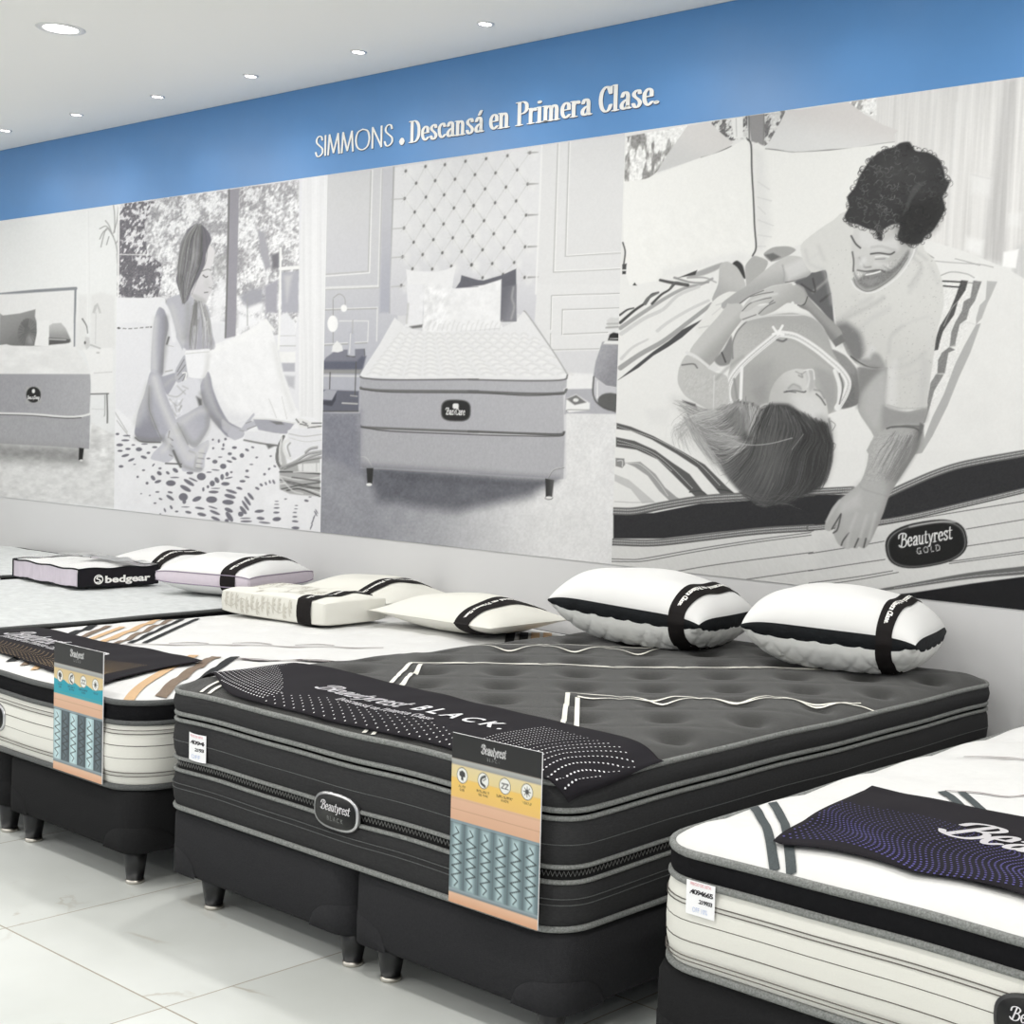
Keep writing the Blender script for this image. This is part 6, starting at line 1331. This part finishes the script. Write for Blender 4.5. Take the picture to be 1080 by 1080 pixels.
def make_pillow(loc, rz, P, label, mt, mbm, mg, band=None, text=True, group='display pillows', n=41, piping=None, pleat=False, prints=None):
    t = empty('pillow', loc, label, 'pillow', group, rz=rz)
    U = cospace(n)
    MB().grid([[P.top(u, v) for v in U] for u in U]).build('top_cover', mt, t)
    U2 = np.linspace(-1, 1, n*2-1) if P.quilt else U
    U2 = np.sign(U2)*np.abs(U2)**.8 if P.quilt else U2
    MB().grid([[P.bot(u, v) for v in U2][::-1] for u in U2]).build('bottom_cover', mbm, t)
    rg_ = ring_uv(36)
    if P.g > .002:
        MB().grid([[P.side(u, v, k) for u, v in rg_] for k in np.linspace(0, 1, 6)], closed_v=True).build('gusset', mg, t)
    if piping:
        for k in (0, 1): MB().tube([P.side(u, v, k, .001) for u, v in rg_], .0028, 6, closed=True).build('piping', piping, t)
    if band:
        u0, u1 = band; us = np.linspace(u0, u1, 7); rows = []
        vs = cospace(31)
        for u in us:
            sk = .03*(u-u0)
            col = [P.top(u, v, .004) for v in vs]
            col += [P.side(u, 1, k, .005) for k in (.25, .5, .75)]
            col += [P.bot(u, v, 0.0028) for v in vs[::-1]]
            col += [P.side(u, -1, k, .005) for k in (.75, .5, .25)]
            rows.append(col)
        s = MB().grid(rows, closed_v=True).build('paper_sleeve', m_sleeve, t)
        if text:
            tx = fitbox(pen_text('Beautyrest | Descansá en Primera Clase.', .16, .1)[0], -.86, .80, 0, ysc=.07*.31/P.a)
            um = (u0+u1)/2
            lettering('lettering', tx, lambda a, b, h: P.top(um-.02+b*1.0, -math.copysign(1-(1-min(1, abs(a)))**1.7, a), .0062+h), m_white_ink, s)
    return t
zB = .284+.346+.036-.004   # top of the black mattress (crown)
pA = Pil(.31, .235, .048, .118, .095, e=.12, pin=.02, tilt=(-.012, 0), pw=2.8, q=.6, seed=2, quilt=.075)
make_pillow(rest(pA, -2.625, 4.02, .30, topB, BX, BY, .284), .30, pA, 'white pillow with black gusset and black sleeve, nearest the right end of the wall', m_pillow, m_pquilt, m_gusset, (.56, .74), piping=None)
pA2 = Pil(.335, .225, .048, .112, .095, e=.12, pin=.02, tilt=(-.02, 0), pw=2.8, q=.6, seed=3, quilt=.075)
make_pillow(rest(pA2, -3.40, 3.93, .16, topB, BX, BY, .284), .16, pA2, 'white pillow with black gusset and black sleeve, left one on the black mattress', m_pillow, m_pquilt, m_gusset, (.62, .82))
zG = .557+.032-.006
pC = Pil(.37, .235, .004, .085, .055, e=.05, pin=.06, pw=2.2, q=.75, seed=4)
make_pillow(rest(pC, -4.425, 3.97, .02, topG, GX, GY, .294), .02, pC, 'cream pillow in a black sleeve, right of the pair on the striped mattress', m_cream, m_cream, m_cream, (.42, .66))
pC2 = Pil(.35, .225, .004, .08, .055, e=.05, pin=.06, pw=2.2, q=.75, seed=5)
make_pillow(rest(pC2, -5.27, 4.13, .05, topG, GX, GY, .294), .05, pC2, 'cream pillow in a black sleeve, behind the leaf-patterned foam pillow', m_cream, m_cream, m_cream, (.36, .6))
pF = Pil(.33, .165, .085, .016, .012, e=.05, pin=.0, pw=6, q=.5, seed=6, pk=.05)
fo = make_pillow(rest(pF, -5.115, 3.655, .08, topG, GX, GY, .294), .08, pF, 'low cream foam pillow with leaf pattern and black sleeve', m_cream, m_cream, m_cream, (.50, .76), text=True)
lf = []
rn = random.Random(5)
for i in range(16):                                    # leaf sprays printed on cover and side
    u = -.95+.085*i; v0 = rn.uniform(-.8, .6)
    if u > .47: continue
    for k_ in range(5):
        a = -1.2+.6*k_; cu, cv = u+.05*math.cos(a), v0+.12*math.sin(a); L_ = .045
        lf.append([(cu+L_*math.cos(a)*p-.012*q*math.sin(a), cv+2*(L_*math.sin(a)*p+.012*q*math.cos(a))) for p, q in ((-1, 0), (-.3, 1), (.4, .9), (1, 0), (.4, -.9), (-.3, -1))])
lf += nib([(-.93+.07*i, .55*math.sin(i*.8)) for i in range(20)], .012, .03)
lettering('leaf_print', [q for q in lf if all(abs(y) < .95 and abs(x) < .96 for x, y in q)], lambda u, v, h: pF.top(u, v, .0012+h), m_leafgrey, fo)
ls = []
for i in range(13):
    u = -.92+.105*i; v0 = rn.uniform(.3, .7)
    if u > .46: continue
    for k_ in range(5):
        a = -1.2+.6*k_; cu, cv = u+.04*math.cos(a), v0+.28*math.sin(a)
        ls.append([(cu+.04*math.cos(a)*p-.012*q*math.sin(a), min(.97, max(.03, cv+.25*math.sin(a)*p+.07*q*math.cos(a)))) for p, q in ((-1, 0), (-.3, 1), (.4, .9), (1, 0), (.4, -.9), (-.3, -1))])
ls += nib([(-.93+.07*i, .5+.22*math.sin(i*.9)) for i in range(20)], .008, .05)
lettering('leaf_print', ls, lambda u, v, h: pF.side(u, -1, v, .0012+h), m_leafgrey, fo)
zL = .555+.03-.006
pL = Pil(.29, .25, .055, .075, .05, e=.12, pin=.02, pw=2.8, q=.65, seed=7, pk=.35)
make_pillow(rest(pL, -6.12, 3.985, .30, topL, LX, 2.24, .294), .30, pL, 'white pillow with lavender side band and black sleeve, beside the bagged pillow', m_pillow, m_pillow, m_lav, (.42, .72), piping=m_lavpipe)
pW = Pil(.33, .2, .004, .08, .055, e=.05, pin=.06, pw=2.2, q=.75, seed=8)
make_pillow(rest(pW, -7.02, 4.17, .1, topL, LX, 2.24, .294), .1, pW, 'white pillow in a black sleeve, half hidden behind the bagged pillow', m_pillow, m_pillow, m_pillow, (.3, .6))

# bagged pillow: clear bag with black piping and a printed black end
bag = empty('bagged_pillow', (-6.925, 3.655, zL+.012), 'pillow packed in a clear bag with a black printed end panel', 'bagged pillow', rz=-.02)
BL, BW_, BH = .345, .205, .092
pIn = Pil(BL-.012, BW_-.008, .07, .016, .007, e=.04, pin=.0, pw=7, q=.5, pk=.1, seed=9)
U = cospace(33)
q = MB().grid([[pIn.top(u, v) for v in U] for u in U]).build('pillow_top', m_pillow, bag)
MB().grid([[pIn.bot(u, v) for v in U][::-1] for u in U]).build('pillow_bottom', m_pillow, bag)
MB().grid([[pIn.side(u, v, k) for u, v in ring_uv(30)] for k in np.linspace(0, 1, 5)], closed_v=True).build('pillow_side', m_lav, bag)
bagq = lambda u, v, z: (BL*squircle(u, v, .04)[0], BW_*squircle(u, v, .04)[1], z+.003*math.sin(u*9)+.003*math.sin(v*7))
rgb_ = ring_uv(24)
for z in (.006, BH): MB().tube([bagq(u, v, z) for u, v in rgb_], .0042, 6, closed=True).build('piping', m_gusset, bag)
for sx, sy in ((-1, -1), (-1, 1), (1, 1), (1, -1)): MB().tube([bagq(sx, sy, z) for z in np.linspace(.006, BH, 5)], .004, 6).build('piping', m_gusset, bag)
for sy in (-1, 1): MB().grid([[(bagq(u, sy, 0)[0], bagq(u, sy, 0)[1]+sy*.001+.0015*sy*math.sin(u*40), z) for u in np.linspace(-.98, .98, 60)] for z in np.linspace(.006, BH-.002, 5)]).build('side_panel', m_lavmix, bag)
MB().grid([[bagq(u, v, BH+.0045+.018*pIn.dome(u, v)+.003*math.sin(u*14+v*5)) for v in np.linspace(.15, .85, 12)] for u in np.linspace(-.35, .85, 20)]).build('painted_reflection', m_bag_reflection, bag)  # grey patch painted in for the dark reflection on the clear plastic
endp = MB().grid([[(bagq(1, v, 0)[0]+.002, bagq(1, v, 0)[1], z) for v in np.linspace(-1, 1, 16)] for z in np.linspace(.004, BH+.002, 5)]).build('end_panel', m_runner, bag)
lb = fitbox(font_text('bedgear', .06, 1, .0022), -.075, .155, .024, y1=.057)
lettering('lettering', lb, lambda u, v, h: (BL+.0045+h, u, v), m_white_ink, endp)
ringp = []
for a in np.linspace(0, 2*math.pi, 24, endpoint=False):
    b_ = a+2*math.pi/24; ringp.append([(-.108+r_*math.cos(t_), .041+r_*math.sin(t_)) for r_, t_ in ((.0235, a), (.0235, b_), (.018, b_), (.018, a))])
ringp += nib([(-.096, .053), (-.112, .054), (-.116, .045), (-.102, .039), (-.1, .029), (-.118, .028)], .007, .005)
lettering('lettering', ringp, lambda u, v, h: (BL+.0045+h, u, v), m_white_ink, endp)
MB().grid([[bagq(u, v, BH+.006+.018*pIn.dome(u, v)+.003*math.sin(u*14+v*5)) for v in np.linspace(-1, 1, 25)] for u in np.linspace(-1, 1, 33)]).build('clear_cover', m_plastic, bag)

# ------------------------------------------------------------------ ceiling lamps and light
def downlight(x, y, r, label, group, power, spot, size):
    t = empty('downlight', (x, y, ZC), label, 'ceiling light', group)
    MB().lathe([(r*.86, -.001), (r, -.006), (r*1.22, -.005), (r*1.3, -.0005), (r*1.3, .0)], 0, 0, 40, cap=False).build('trim', m_trimwhite, t)
    b = MB(); n = 40; b.add([(r*.9*math.cos(a), r*.9*math.sin(a), -.003) for a in np.linspace(0, 2*math.pi, n, endpoint=False)], [tuple(range(n))[::-1]])
    b.build('diffuser', m_lamp, t, smooth=False)
    l = bpy.data.lights.new('downlight_beam', 'SPOT' if spot else 'AREA'); l.energy = power; l.color = (1, .975, .94)
    if spot: l.spot_size = math.radians(spot); l.spot_blend = 1.0; l.shadow_soft_size = r
    else: l.shape = 'DISK'; l.size = size
    o = bpy.data.objects.new('downlight_beam', l); COL.objects.link(o); o.parent = t; o.location = (0, 0, -.02)
near = ['leftmost at the frame edge', 'second from the left', 'third from the left', 'fourth from the left', 'fifth from the left', 'rightmost in the row']
k_ = 0
for i in range(10):
    x = -8.76+.838*i
    nm = near[i] if i < 6 else 'beyond the last one seen in the photo'
    downlight(x, 4.10, .029, 'small round downlight near the mural, ' + nm, 'downlights along the wall', P_SPOT, 130, 0)
for x in (-10.25, -8.25, -6.25, -4.25, -2.25, -.25, 1.75):
    for y in (3.16, 1.2, -.8, -2.8):
        lab = 'large round recessed light glowing at upper left' if (x, y) == (-6.25, 3.16) else 'large round recessed light on the ceiling outside the photo'
        downlight(x, y, .078, lab, 'large recessed lights', P_AREA, 0, .16)
w = bpy.data.worlds.new('daylight'); SC.world = w; w.use_nodes = True
bg_ = w.node_tree.nodes['Background']; bg_.inputs[0].default_value = (.93, .97, 1, 1); bg_.inputs[1].default_value = P_WORLD
SC.view_settings.view_transform = 'Standard'; SC.view_settings.look = 'None'; SC.view_settings.gamma = 1
SC.view_settings.exposure = EXPO
